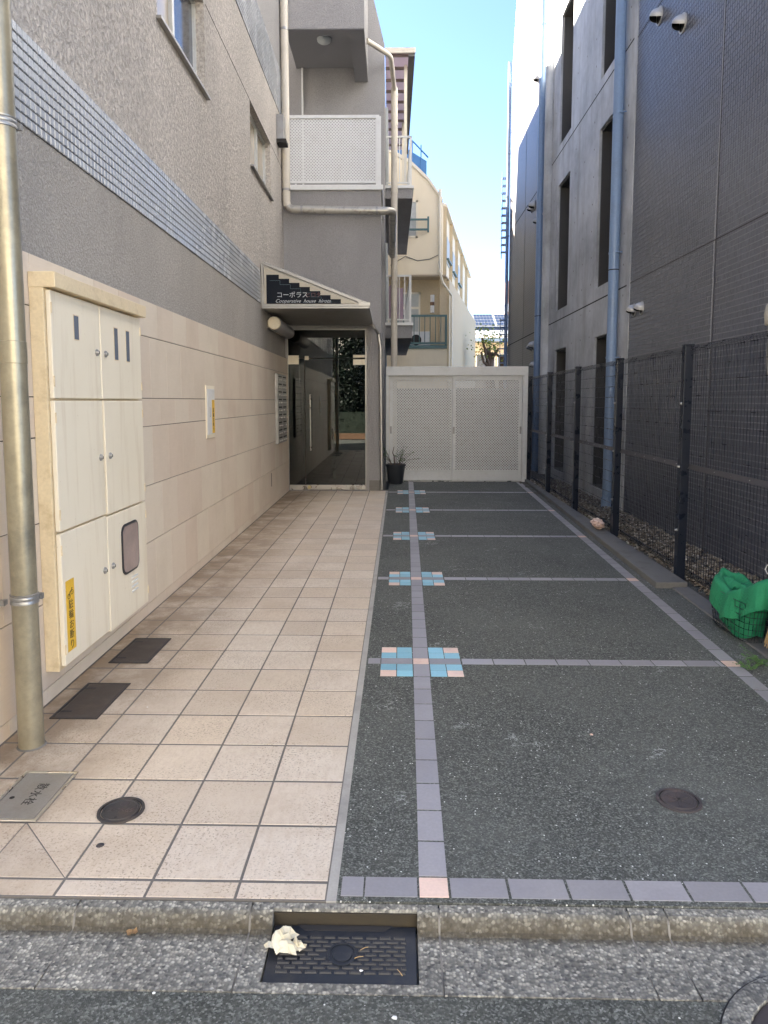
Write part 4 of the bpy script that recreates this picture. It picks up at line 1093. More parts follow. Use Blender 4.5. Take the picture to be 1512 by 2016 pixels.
# fence
fn = thing('mesh_fence', 'black welded wire mesh fence with square posts along the right side', 'fence', (2.6, 8, 0))
def fx(y): return 2.605 + .0105 * (y - 6.4)
posts = [2.36, 4.38, 6.40, 8.42, 10.44, 12.46, 14.46]
for y in posts:
    o = MB().box(fx(y) - .070, fx(y) + .006, y - .038, y + .038, -.05, 2.13).build('post', 'fence', fn, bevel=.004)
    MB().box(fx(y) - .074, fx(y) + .010, y - .042, y + .042, 2.13, 2.145).build('post_cap', 'fence', o, bevel=.003)
    for z in (.47, 1.62, 1.05):
        q = MB(); q.lathe([(0, -.018), (.010, -.016), (.012, -.004), (.016, 0)], (fx(y) - .070, y + .0, z), 10, 'x'); q.build('bolt', 'dull_steel', o, smooth=True)
for a, b in zip(posts[:-1], posts[1:]):
    w = MB(); n = round((b - a - .06) / .05)
    X0 = .028
    def wp(y, dx, z): return (fx(y) + X0 + dx, y, z)
    for i in range(n + 1):
        y = a + .03 + (b - a - .06) * i / n
        w.tube([wp(y, -.002, .09), wp(y, .05, .075), wp(y, .02, .045), wp(y, -.002, .09), wp(y, -.002, 2.08), wp(y, -.045, 2.095), wp(y, -.012, 2.128), wp(y, -.002, 2.08)], .0025, 4, cap=False)
    zs = [.10 + .1325 * k for k in range(16)]
    for z in zs: w.tube([wp(a, 0.002, z), wp(b, 0.002, z)], .0036, 5, cap=False)
    for dx, z in ((.052, .076), (.022, .043), (-.046, 2.096), (-.013, 2.13), (.035, .06), (-.03, 2.112)): w.tube([wp(a, dx, z), wp(b, dx, z)], .0036, 5, cap=False)
    pn = w.build('mesh_panel', 'fence', fn, fix=False)
    q = MB(); y0, y1 = a + .03, b - .03
    q.hexa([(fx(y0) - .012, y0, 1.035), (fx(y0) + .022, y0, 1.035), (fx(y1) + .022, y1, 1.035), (fx(y1) - .012, y1, 1.035)], [(fx(y0) + .012, y0, 1.075), (fx(y0) + .022, y0, 1.075), (fx(y1) + .022, y1, 1.075), (fx(y1) + .012, y1, 1.075)])
    rl = q.build('middle_rail', 'fence_rail', fn)
    for k in range(6):
        y = a + .25 + k * .3; q = MB(); q.lathe([(0, -.006), (.008, -.005), (.009, 0)], (fx(y) + .004, y, 1.052), 8, 'x'); q.build('rivet', 'steel', rl)
# rounded beige post behind the near end of the fence
bp = thing('pipe_cowl', 'beige round-topped pipe cowl on the tiled wall behind the fence at the right edge', 'pipe cowl', (3.2, 5.92, 2.0))
m = MB(); m.lathe([(.05, 1.92), (.05, 2.28), (.075, 2.29), (.085, 2.38), (.07, 2.46), (.03, 2.50), (0, 2.505)], (3.2, 6.16, 0), 18); m.tube([(3.2, 6.16, 1.96), (3.2, 6.16, 1.90), (3.26, 6.16, 1.86), (3.32, 6.16, 1.86)], .05, 12); m.build('cowl', 'standpipe', bp, smooth=True)
MB().box(3.2, RX, 6.14, 6.18, 2.18, 2.22).build('bracket', 'dull_steel', bp)

# ------------------------------------------------------------------ covers, grates and lids in the ground
def lid_rect(name, label, cat, cx_, cy_, sx, sy, z, rim, plate_mat, rim_mat, group=None, pattern=None, bev=.002):
    t = thing(name, label, cat, (cx_, cy_, z), 0, group)
    w = rim
    m = MB(); x0, x1, y0, y1 = cx_ - sx / 2, cx_ + sx / 2, cy_ - sy / 2, cy_ + sy / 2
    m.box(x0, x1, y0, y0 + w, z, z + .006); m.box(x0, x1, y1 - w, y1, z, z + .006); m.box(x0, x0 + w, y0 + w, y1 - w, z, z + .006); m.box(x1 - w, x1, y0 + w, y1 - w, z, z + .006)
    m.build('rim', rim_mat, t, bevel=.001)
    p = MB().box(x0 + w + .003, x1 - w - .003, y0 + w + .003, y1 - w - .003, z, z + .0048).build('plate', plate_mat, t, bevel=bev)
    MB().box(x0 + w, x1 - w, y0 + w, y1 - w, z, z + .0012).build('gap', 'dark_gap', t)
    return t, p
for cy_, lab in ((4.48, 'brown steel floor lid by the wall, the one farther from the street'), (3.70, 'brown steel floor lid by the wall, the one nearer the street')):
    t, p = lid_rect('floor_lid', lab, 'lid', -1.70 if cy_ > 4 else -1.685, cy_, .25, .46, .0008, .012, 'brown_grate', 'iron', 'brown lids in the walkway')
    x = -1.70 if cy_ > 4 else -1.685
    m = MB()
    for k in range(40): yy = cy_ - .19 + k * .0098; m.box(x - .10, x + .10, yy, yy + .0045, .0056, .0066)
    m.build('ribbing', 'brown_grate', p)
    for s_ in (-1, 1): MB().box(x - .105, x - .045, cy_ + s_ * .15 - .006, cy_ + s_ * .15 + .006, .0066, .0086).build('lift_slot', 'rubber', p)
t, p = lid_rect('sprinkler_valve_lid', 'grey steel sprinkler valve lid lettered in Japanese, by the foot of the ochre pipe', 'lid', -1.535, 2.765, .235, .37, .0008, .014, 'dull_steel', 'steel')
letter(text_mesh('散水栓', .052, 'ink', .0003, align='CENTER', space=1.15), p, (-1.535, 2.77, .0061), (0, 0, R(-90)))
m = MB(); m.lathe([(0, .0062), (.010, .0062), (.011, .005)], (-1.60, 2.74, 0), 12); m.build('lift_hole', 'dark_gap', p)
def round_lid(name, label, cx_, cy_, r_, z, mat, extra=None):
    t = thing(name, label, 'manhole cover', (cx_, cy_, z))
    m = MB(); m.lathe([(r_ + .014, z - .004), (r_ + .013, z + .0055), (r_ + .002, z + .007), (r_, z + .001)], (cx_, cy_, 0), 40); m.build('rim', 'iron' if mat != 'rust_iron' else 'rust_iron', t, smooth=True)
    m = MB(); m.lathe([(0, z + .0055), (r_ - .016, z + .0055), (r_ - .014, z + .0075), (r_ - .006, z + .0075), (r_ - .003, z + .002)], (cx_, cy_, 0), 40); p = m.build('plate', mat, t, smooth=True)
    return t, p
t, p = round_lid('round_lid', 'small round cast iron lid in the beige tiles', -1.115, 2.665, .078, .001, 'iron')
letter(text_mesh('量水器', .036, 'rust_iron', .0006, align='CENTER'), p, (-1.115, 2.652, .0068), (0, 0, 0))
m = MB(); m.lathe([(0, .0072), (.016, .0072), (.018, .0064)], (-1.115, 2.705, 0), 14); m.box(-1.135, -1.095, 2.735, 2.742, .006, .009); m.build('emblem', 'rust_iron', p)
m = MB(); m.lathe([(0, .0072), (.006, .0072)], (-1.115, 2.61, 0), 10); m.build('lift_hole', 'dark_gap', p)
t, p = round_lid('round_lid', 'round dark brown cover in the asphalt on the right', 1.155, 2.785, .076, .001, 'rust_iron')
m = MB()
for a in (0, 60, 120):
    c_, s_ = math.cos(R(a + 20)), math.sin(R(a + 20))
    m.hexa([(1.155 - .05 * c_ - .004 * s_, 2.785 - .05 * s_ + .004 * c_, .0055), (1.155 - .05 * c_ + .004 * s_, 2.785 - .05 * s_ - .004 * c_, .0055), (1.155 + .05 * c_ + .004 * s_, 2.785 + .05 * s_ - .004 * c_, .0055), (1.155 + .05 * c_ - .004 * s_, 2.785 + .05 * s_ + .004 * c_, .0055)],
           [(1.155 - .05 * c_ - .004 * s_, 2.785 - .05 * s_ + .004 * c_, .009), (1.155 - .05 * c_ + .004 * s_, 2.785 - .05 * s_ - .004 * c_, .009), (1.155 + .05 * c_ + .004 * s_, 2.785 + .05 * s_ - .004 * c_, .009), (1.155 + .05 * c_ - .004 * s_, 2.785 + .05 * s_ + .004 * c_, .009)])
m.build('raised_mark', 'rust_iron', p)
# big manhole in the road at the lower right corner
mh = thing('road_manhole', 'road manhole with a broad concrete ring and dark reddish lid, at the lower right corner', 'manhole cover', (1.19, 1.60, ROADZ))
CXM, CYM = 1.19, 1.60
m = MB(); m.lathe([(.366, ROADZ - .03), (.360, ROADZ + .008), (.350, ROADZ + .014), (.296, ROADZ + .016), (.294, ROADZ + .004)], (CXM, CYM, 0), 64); m.build('concrete_ring', 'aggregate', mh, smooth=True)
m = MB(); m.lathe([(0, ROADZ + .013), (.282, ROADZ + .013), (.293, ROADZ + .008)], (CXM, CYM, 0), 48); m.build('plate', 'rust_iron', mh, smooth=True)
m = MB(); m.lathe([(.366, ROADZ + .0025), (.36, ROADZ + .0025)], (CXM, CYM, 0), 64); m.build('gap', 'dark_gap', mh)
# gutter grate with brick pattern and centre boss
gx0, gx1, gy0, gy1, gz = -.400, .057, 1.902, 2.130, -.054
ga = thing('gutter_grate', 'blue-black cast iron gutter grate with brick pattern and round boss', 'drain grate', ((gx0 + gx1) / 2, 2.0, gz))
MB().box(gx0, gx1, gy0, gy1, gz - .028, gz).build('plate', 'blue_iron', ga, bevel=.003)
m = MB(); nr = 9; rh_ = (gy1 - gy0 - .075) / nr
bcx, bcy = (gx0 + gx1) / 2, (gy0 + gy1) / 2 - .005
for j in range(nr):
    yy = gy0 + .032 + j * rh_; w_ = .044; k = 0
    xx = gx0 + .034 - (.022 if j % 2 else 0)
    while xx < gx1 - .036:
        a, b = max(xx, gx0 + .032), min(xx + w_ - .008, gx1 - .032)
        xx += w_
        if b - a < .006: continue
        if math.hypot((a + b) / 2 - bcx, (yy + rh_ / 2 - bcy)) < .052: continue
        m.hexa([(a, yy + .003, gz), (b, yy + .003, gz), (b, yy + rh_ - .003, gz), (a, yy + rh_ - .003, gz)], [(a + .002, yy + .005, gz + .004), (b - .002, yy + .005, gz + .004), (b - .002, yy + rh_ - .005, gz + .004), (a + .002, yy + rh_ - .005, gz + .004)])
stuff(m.build('brick_relief', 'relief', ga))
m = MB(); m.lathe([(.046, gz), (.045, gz + .005), (.040, gz + .005), (.039, gz + .001), (.031, gz + .001), (.030, gz + .004), (.012, gz + .005), (0, gz + .004)], (bcx, bcy, 0), 28); m.build('boss', 'blue_iron', ga, smooth=True)
MB().prism([(gx0 + .10, gy1 - .022), (gx1 - .10, gy1 - .022), (gx1 - .075, gy1 + .001), (gx0 + .075, gy1 + .001)], 'z', gz - .02, gz + .0012).build('inlet_notch', 'dark_gap', ga)
# anchor hole in a tile
ah = thing('anchor_hole', 'rusty filled anchor hole in a tile below the round lid', 'hole plug', (-1.106, 2.445, 0))
m = MB(); m.lathe([(0, .0022), (.010, .0026), (.0135, .0014), (.015, .0002)], (-1.106, 2.445, 0), 14); m.build('plug', 'rust_iron', ah, smooth=True)

# dark wall added beyond the gate as shade behind the perforations
bw = thing('gate_shade_wall', 'dark wall added behind the perforated gate to shade its holes', 'wall', (1.4, 18.6, 0))
MB().box(-.25, 3.25, 18.6, 18.75, -.2, 1.98).build('gate_shade_mass', 'block', bw)  # added dark mass, shade behind the gate holes
# ------------------------------------------------------------------ loose things
pt = thing('plant_pot', 'charcoal plastic plant pot with a straggly herb in front of the gate', 'plant pot', (-.07, 14.0, 0))
m = MB(); m.lathe([(0, .003), (.135, .003), (.145, .02), (.19, .35), (.205, .352), (.21, .39), (.195, .392), (.185, .33), (0, .32)], (-.07, 14.0, 0), 26); m.build('pot', 'pot', pt, smooth=True)
m = MB(); pj = random.Random(2); lf = MB()
for k in range(26):
    a = pj.uniform(0, 6.28); L = pj.uniform(.15, .42); sp = pj.uniform(.1, .5)
    p0 = Vector((-.07 + .05 * math.cos(a), 14.0 + .05 * math.sin(a), .32)); p1 = p0 + Vector((sp * .5 * math.cos(a), sp * .5 * math.sin(a), L * .7)); p2 = p0 + Vector((sp * math.cos(a), sp * math.sin(a), L * (.8 if sp > .3 else 1.1)))
    m.tube([p0, p1, p2], [.004, .003, .0015], 5)
    for t_ in range(14):
        q = p1.lerp(p2, pj.uniform(-.3, 1)); d = Vector((pj.uniform(-1, 1), pj.uniform(-1, 1), pj.uniform(-.3, .8))).normalized() * pj.uniform(.02, .045); n_ = d.cross(Vector((pj.uniform(-1, 1), pj.uniform(-1, 1), 1))).normalized() * .006
        lf.quad(q, q + d * .5 + n_, q + d, q + d * .5 - n_)
m.tube([(-.09, 14.0, .32), (-.10, 13.98, .55), (-.13, 13.98, .62), (-.10, 13.98, .74)], [.014, .012, .009, .006], 6)
m.build('stem', 'bark', pt, smooth=True); stuff(lf.build('foliage', 'weed', pt, fix=False))
# crumpled paper on the grate
def crumple(name, label, cat, loc, rx, ry, rz, mat, seed, n=26, amp=.5, part='sheet'):
    t = thing(name, label, cat, loc)
    bm = bmesh.new(); bmesh.ops.create_icosphere(bm, subdivisions=4, radius=1)
    for v in bm.verts:
        p = v.co.copy()
        c = noise.voronoi(p * 1.6 + Vector((seed, 0, 0)))[0]
        d = (c[1] - c[0]) * amp + .32 * amp * noise.noise(p * 3.1 + Vector((0, seed, 0)))
        v.co = Vector((p.x * rx, p.y * ry, p.z * rz)) * (1 - amp * .55 + d)
    zmin = min(v.co.z for v in bm.verts)
    for v in bm.verts: v.co.z -= zmin
    me = bpy.data.meshes.new(part); bm.to_mesh(me); bm.free(); me.materials.append(MAT[mat])
    o = bpy.data.objects.new(part, me); col.objects.link(o); o.parent = t
    return t
pz = thing('crumpled_paper', 'crumpled cream paper wrapper lying on the corner of the gutter grate', 'litter', (-.355, 2.035, gz + .004))
def wad(name, cx_, cy_, sx, sy, rot, hgt, seed, n1, n2):
    w_ = random.Random(seed); jit_ = {}
    def f(u, v):
        i, j = round(u * n1), round(v * n2)
        if (i, j) not in jit_: jit_[(i, j)] = (w_.uniform(-.35, .35) / n1, w_.uniform(-.35, .35) / n2, w_.uniform(0, 1))
        a, b, h = jit_[(i, j)]
        x, y = (u - .5 + a) * sx * .84, (v - .5 + b) * sy * .84
        dome = max(0, 1 - ((u - .45) * 2.1) ** 2 - ((v - .5) * 2.1) ** 2)
        z = hgt * .85 * dome * (.55 + .45 * h) + .006 * h + .012 * abs(math.sin(u * 7 + v * 4))
        q = Matrix.Rotation(rot, 3, 'Z') @ Vector((x, y, 0))
        return (cx_ + q.x, cy_ + q.y, gz + .006 + z)
    MB().sheet(f, n1, n2).build(name, 'paper', pz)
wad('sheet', -.366, 2.048, .118, .070, .95, .052, 5, 6, 4)
wad('fold', -.340, 2.016, .080, .055, -.2, .036, 8, 5, 4)
wad('corner', -.312, 2.030, .062, .034, -.6, .024, 9, 4, 3)
crumple('stone_lump', 'pinkish broken marble lump on the kerb beside the fence', 'stone', (2.475, 8.72, .055), .075, .20, .07, 'rock', 3.3, amp=.42, part='stone')
def bit(name, label, cat, x, y, z, s, mat, seed):
    b = random.Random(seed); m = MB()
    pts = [(x + s * math.cos(a) * b.uniform(.6, 1.1), y + s * .8 * math.sin(a) * b.uniform(.6, 1.1)) for a in [k * math.pi / 3 for k in range(6)]]
    m.prism(pts, 'z', z, z + s * .35); return tag(m.build(name, mat, base=None, bevel=s * .1), label, cat)
bit('white_scrap', 'white scrap on the road at the bottom edge', 'litter', -.009, 1.785, ROADZ + .001, .010, 'white_bit', 1)
bit('white_scrap', 'tiny white scrap on the gutter grate', 'litter', -.11, 1.945, gz + .005, .006, 'white_bit', 2)
bit('pebble', 'tan pebble alone in the middle of the asphalt', 'pebble', .951, 3.356, .0005, .012, 'rock', 3)
bit('white_scrap', 'tiny white chip on the beige tiles near the floor lids', 'litter', -1.35, 3.62, .001, .006, 'white_bit', 4)
bit('white_scrap', 'white chip at the road edge of the gutter', 'litter', -.70, 1.853, ROADZ + .001, .006, 'white_bit', 6)
def curl(name, label, x, y, z, s, a, seed):
    m = MB(); b = random.Random(seed)
    m.sheet(lambda u, v: (x + s * ((u - .5) * math.cos(a) - (v - .5) * .7 * math.sin(a)), y + s * ((u - .5) * math.sin(a) + (v - .5) * .7 * math.cos(a)), z + .002 + s * .3 * abs(math.sin(u * 3 + 1)) * (v - .5) ** 2 * 4), 6, 4)
    return tag(m.build(name, 'dead_leaf'), label, 'leaf')
curl('dead_leaf', 'brown dead leaf in the gutter left of the grate', -.85, 2.085, -.056, .032, .6, 1)
for k, (x, y, a) in enumerate(((-.105, 2.03, .5), (-.12, 1.995, .3), (.005, 1.94, -1.0))):
    m = MB(); m.tube([(x - .014 * math.cos(a), y - .014 * math.sin(a), gz + .006), (x, y, gz + .008), (x + .014 * math.cos(a), y + .014 * math.sin(a), gz + .006)], .0012, 5)
    tag(m.build('pine_needle', 'straw'), ('dry needle just right of the grate boss, upper one', 'dry needle just right of the grate boss, lower one', 'dry needle near the right end of the grate')[k], 'twig')
# green net in a wire basket hooked on the fence
nb = thing('net_basket', 'dark wire basket hooked on the fence, holding the green net', 'basket', (2.43, 4.98, 0))
m = MB()
def bask(u, v):   # u around, v up
    a = u * 2 * math.pi; k = .82 + .18 * v
    c_, s_ = math.cos(a), math.sin(a)
    e = (abs(c_) ** 4 + abs(s_) ** 4) ** -.25
    return Vector((2.43 + .125 * k * e * c_, 4.94 + .33 * k * e * s_, .015 + .27 * v))
for j in range(7): m.tube([bask(i / 40, j / 6) for i in range(40)], .0022, 4, closed=True)
for i in range(40): m.tube([bask(i / 40, j / 3) for j in range(4)], .0018, 4, cap=False)
m.build('wire_cage', 'fence', nb, fix=False)
nt_ = thing('green_net', 'rolled green crow net stuffed in the wire basket by the fence', 'net', (2.43, 4.98, .02))
def netb(u, v):
    a = u * 2 * math.pi; c_, s_ = math.cos(a), math.sin(a)
    e = (abs(c_) ** 3 + abs(s_) ** 3) ** (-1 / 3)
    k = (.72 + .2 * v) * (1 + .06 * noise.noise(Vector((c_ * 2, s_ * 2, v * 4))))
    return (2.43 + .118 * k * e * c_, 4.94 + .315 * k * e * s_ + .0, .03 + .27 * v + .02 * math.sin(a * 3))
MB().sheet(netb, 48, 14).build('net_body', 'net', nt_, smooth=True, fix=False)
def collar(u, v):     # cloth turned over the rim: v runs from inside, over the top and down the outside
    a = u * 2 * math.pi; c_, s_ = math.cos(a), math.sin(a)
    e = (abs(c_) ** 2.3 + abs(s_) ** 2.3) ** (-1 / 2.3)
    lift = .05 * max(0, s_) + .14 * max(0, -s_) ** 1.3 - .03 * (1 - abs(s_))
    t_ = v * math.pi * 1.1 - .15
    off = -.05 * math.cos(t_)
    z = .285 + lift + .07 * math.sin(t_) - max(0, v - .7) * .38
    p = Vector((2.44 + (.108 * e + off * .9) * c_, 4.90 + (.315 * e + off * .9) * s_, z - .015))
    w_ = .024 * noise.noise(Vector((c_ * 1.6 + 5, s_ * 1.6, v * 1.2))) + .012 * math.sin(7 * a + 4 * v + 2 * noise.noise(Vector((c_, s_, v)))) * (v > .2) * v + .005 * noise.noise(Vector((c_ * 14, s_ * 14, v * 3)))
    return p + Vector((c_ * w_, s_ * w_, w_ * .6))
MB().sheet(collar, 160, 36).build('rolled_collar', 'net', nt_, smooth=True, fix=False)
def fill(u, v):
    x, y = 2.37 + .15 * v, 4.65 + .52 * u
    f_ = abs(math.sin(5 * u + 3.2 * v + 1.5 * noise.noise(Vector((u * 3, v * 3, 1)))))
    return (x, y, .265 + .055 * f_ + .05 * u + .02 * noise.noise(Vector((x * 20, y * 20, 0))))
MB().sheet(fill, 44, 18).build('net_fill', 'net', nt_, smooth=True)
cd = thing('cord_loop', 'thin teal cord looped over the fence wire above the net', 'cord', (2.56, 4.72, .5))
m = MB(); m.tube([(2.575, 4.78, .40), (2.565, 4.79, .55), (2.565, 4.76, .66), (2.57, 4.70, .70), (2.575, 4.64, .62), (2.575, 4.62, .45)], .004, 8); m.build('cord', 'teal_cord', cd, smooth=True)
m = MB(); m.tube([(2.57, 4.87, .44), (2.56, 4.885, .47), (2.565, 4.87, .505), (2.575, 4.855, .50)], .0035, 6); m.build('hook', 'white_metal', cd, smooth=True)
br = thing('straw_broom', 'straw broom head leaning behind the green net at the right edge', 'broom', (2.40, 4.42, 0))
m = MB(); bj = random.Random(8)
for k in range(90):
    a, r0 = bj.uniform(0, 6.28), bj.uniform(0, .05)
    m.tube([(2.42 + r0 * 1.3 * math.cos(a), 4.43 + r0 * 2 * math.sin(a), .05 + bj.uniform(0, .03)), (2.43 + .3 * r0 * math.cos(a), 4.43 + .6 * r0 * math.sin(a), .38)], .0035, 4)
m.build('bristles', 'straw', br, fix=False)
m = MB(); m.tube([(2.43, 4.43, .36), (2.46, 4.38, 1.3)], .012, 8); m.build('handle', 'timber', br, smooth=True)
# weeds by the kerb
def weed(name, label, x, y, n, s, seed):
    t = thing(name, label, 'weed', (x, y, 0)); w = random.Random(seed); st_ = MB(); lv_ = MB()
    for k in range(n):
        a = w.uniform(0, 6.28); L = s * w.uniform(.5, 1.2); p0 = Vector((x + w.uniform(-.02, .02), y + w.uniform(-.02, .02), 0)); p1 = p0 + Vector((math.cos(a) * L, math.sin(a) * L, L * w.uniform(.4, .9)))
        st_.tube([p0, p0.lerp(p1, .5) + Vector((0, 0, .01)), p1], .0013, 4)
        for q in range(w.randint(3, 5)):
            c_ = p0.lerp(p1, w.uniform(.45, 1.05)); b = w.uniform(0, 6.28); l = w.uniform(.018, .036) * s * 8; d = Vector((math.cos(b), math.sin(b), w.uniform(-.2, .3))) * l; n_ = Vector((-math.sin(b), math.cos(b), .15)) * l * .36
            lv_.add([c_, c_ + d * .35 + n_, c_ + d * .8 + n_ * .7, c_ + d + Vector((0, 0, -.004)), c_ + d * .8 - n_ * .7, c_ + d * .35 - n_, c_ + d * .5 + Vector((0, 0, .004))],
                    [(0, 1, 6), (1, 2, 6), (2, 3, 6), (3, 4, 6), (4, 5, 6), (5, 0, 6)])
    st_.build('stem', 'weed', t, fix=False); stuff(lv_.build('leaves', 'weed', t, fix=False))
weed('weed', 'broad-leaved green weed below the net basket at the right edge', 2.27, 4.33, 16, .10, 4)
weed('weed', 'small weed sprouting over the salmon tile by the border strip', 2.155, 4.24, 12, .085, 9)
weed('weed', 'tiny weed at the foot of the fence by the marble lump', 2.60, 7.9, 8, .04, 14)
weed('weed', 'tiny weed at the foot of the fence post farther up', 2.60, 9.9, 8, .05, 15)

# ------------------------------------------------------------------ background
cb = thing('cream_building', 'cream rendered building with a sloping roof edge and teal balcony beyond the gate', 'building', (1.0, 24, 0))
FY = 24.0
def side(t_, off=0): # point on the splayed side wall, t_ metres back
    return (1.32 + .159 * t_ + off, FY + t_)
m = MB()
top = [(-6, 11.3), (-.62, 9.95), (.34, 9.42), (.95, 8.86), (1.42, 8.20)]
poly = [(-6, 5.85), (1.42, 5.85), (1.42, 8.20), (.95, 8.86), (.34, 9.42), (-.62, 9.95), (-6, 11.3)]
vs_ = [(x, FY, z) for x, z in poly] + [(x + .159 * 14, FY + 14, z) for x, z in poly]
n = len(poly)
m.add(vs_, [tuple(range(n))[::-1], tuple(range(n, 2 * n))] + [(i, (i + 1) % n, n + (i + 1) % n, n + i) for i in range(n)])
m.build('upper_wall', 'cream_wall', cb)
m = MB(); m.hexa([(-6, FY + .75, 0), (1.72, FY + .75, 0), (4.05, FY + 14, 0), (-4, FY + 14, 0)], [(-6, FY + .75, 5.845), (1.72, FY + .75, 5.845), (4.05, FY + 14, 5.845), (-4, FY + 14, 5.845)]); m.build('lower_wall', 'cream_lower', cb)
m = MB(); m.hexa([(-6, FY + .02, 5.80), (1.55, FY + .02, 5.80), (1.70, FY + .76, 5.80), (-6, FY + .76, 5.80)], [(-6, FY + .02, 5.848), (1.55, FY + .02, 5.848), (1.70, FY + .76, 5.848), (-6, FY + .76, 5.848)]); m.build('soffit', 'cream_soffit', cb)
m = MB()
for (xa, za), (xb, zb) in zip(top[:-1], top[1:]):
    m.hexa([(xa, FY - .06, za), (xb, FY - .06, zb), (xb, FY + .3, zb), (xa, FY + .3, za)], [(xa, FY - .06, za + .12), (xb, FY - .06, zb + .12), (xb, FY + .3, zb + .12), (xa, FY + .3, za + .12)])
m.hexa([(1.34, FY + .3, 8.12), (1.60, FY + .3, 8.10), (3.80, FY + 14, 8.10), (3.55, FY + 14, 8.12)], [(1.34, FY + .3, 8.30), (1.60, FY + .3, 8.20), (3.80, FY + 14, 8.20), (3.55, FY + 14, 8.30)])
m.build('roof_edge', 'cream_trim', cb)
for t_ in (.25, 2.6, 5.2, 8.0, 11.2):   # fins down the splayed side
    x, y = side(t_)
    o = MB().hexa([(x, y, 0), (x + .22, y, 0), (x + .24, y + .3, 0), (x, y + .3, 0)], [(x, y, 8.19), (x + .22, y, 8.10), (x + .24, y + .3, 8.10), (x, y + .3, 8.19)]).build('side_fin', 'cream_lower', cb)
for t_ in (1.4, 3.9, 6.6):
    for z in (1.9, 3.9, 6.5):
        x, y = side(t_); w = MB().hexa([(x - .05, y, z), (x + .13, y, z), (x + .30, y + 1.1, z), (x - .05, y + 1.1, z)], [(x - .05, y, z + .9), (x + .13, y, z + .9), (x + .30, y + 1.1, z + .9), (x - .05, y + 1.1, z + .9)]).build('side_window', 'curtain', cb)
        MB().hexa([(x + .04, y - .02, z + .1), (x + .2, y - .02, z + .1), (x + .4, y + 1.1, z + .1), (x + .04, y + 1.1, z + .1)], [(x + .04, y - .02, z + .16), (x + .2, y - .02, z + .16), (x + .4, y + 1.1, z + .16), (x + .04, y + 1.1, z + .16)]).build('window_guard', 'teal_rail', w)
def front_window(x0, x1, z0, z1, yb, mid=None):
    m = MB(); f_ = .06
    m.box(x0, x1, yb - .03, yb + .01, z0, z0 + f_); m.box(x0, x1, yb - .03, yb + .01, z1 - f_, z1); m.box(x0, x0 + f_, yb - .03, yb + .01, z0, z1); m.box(x1 - f_, x1, yb - .03, yb + .01, z0, z1)
    if mid: m.box(x0, x1, yb - .025, yb + .01, mid - .04, mid + .04)
    w = m.build('window', 'cream_trim', cb)
    MB().box(x0 + .03, x1 - .03, yb - .012, yb - .002, z0 + .03, z1 - .03).build('pane', 'curtain', w)
front_window(-.35, .60, 7.05, 8.25, FY - .002); front_window(-.4, .72, 3.35, 5.38, FY + .745, 4.85)
m = MB(); m.box(-.4, .95, FY - .22, FY - .18, 7.24, 7.30); m.box(-.4, .95, FY - .22, FY - .18, 7.56, 7.62); m.box(.91, .97, FY - .23, FY - .17, 7.18, 7.68); m.box(-.4, -.36, FY - .23, FY, 7.2, 7.6); m.build('window_guard', 'teal_rail', cb)
bl = MB(); ya, yb = FY - .02, FY + .02
bl.box(-1.6, 1.58, ya, yb, 4.46, 4.53); bl.box(-1.6, 1.58, ya, yb, 3.55, 3.62); bl.box(1.53, 1.60, ya - .01, yb + .03, 3.5, 4.53); bl.box(-1.6, 1.6, ya - .02, FY + .74, 3.40, 3.52)
for k in range(18): x = -1.5 + k * .18; bl.box(x, x + .025, ya + .005, yb - .01, 3.62, 4.46)
bl.build('balcony_railing', 'teal_rail', cb)
MB().box(-6, 1.60, FY - .01, FY + .74, 0, 3.40).build('balcony_wall', 'cream_wall', cb)
ac = MB().box(.35, 1.05, FY + .25, FY + .55, 3.53, 4.0).build('air_conditioner', 'white_metal', cb, bevel=.01)
m = MB(); m.lathe([(.0, -.01), (.17, -.01), (.18, 0)], (.57, FY + .249, 3.72), 20, 'y'); m.build('fan_grille', 'dark_gap', ac)
m = MB(); m.lathe([(0, -.3), (.07, -.3), (.07, .3), (0, .3)], (1.13, FY + .68, 4.98), 16); sc = m.build('sconce', 'white_metal', cb, smooth=True)
m = MB(); m.lathe([(.072, -.06), (.074, -.05), (.074, .05), (.072, .06)], (1.13, FY + .68, 4.98), 16); m.build('sconce_band', 'timber', sc)
m = MB(); m.tube([(1.33, FY - .06, 8.6), (1.33, FY - .06, 5.95), (1.45, FY + .1, 5.6), (1.80, FY + .70, 5.25), (1.82, FY + .72, 0)], .045, 10); m.build('downpipe', 'cream_trim', cb, smooth=True)
m = MB(); m.tube([(-.3, FY - .02, 6.15), (.2, FY - .02, 6.45), (.6, FY - .02, 6.3), (1.0, FY - .02, 6.35), (1.32, FY - .02, 6.5)], .012, 6); m.build('cable', 'kerb', cb)
m = MB()
ra = [(-2.0, 11.6), (.36, 10.35), (.95, 9.75)]
for (xa, za), (xb, zb) in zip(ra[:-1], ra[1:]): m.tube([(xa, FY + .4, za), (xb, FY + .4, zb)], .03, 6)
for k in range(10):
    x = -1.9 + k * .29; z1 = 11.6 - (x + 2) * .53; m.tube([(x, FY + .4, z1 - 1.2), (x, FY + .4, z1)], .022, 6)
m.quad((-2.0, FY + .42, 10.4), (.9, FY + .42, 8.85), (.9, FY + .42, 9.65), (-2.0, FY + .42, 11.4)); m.build('roof_railing', 'blue_rail', cb)
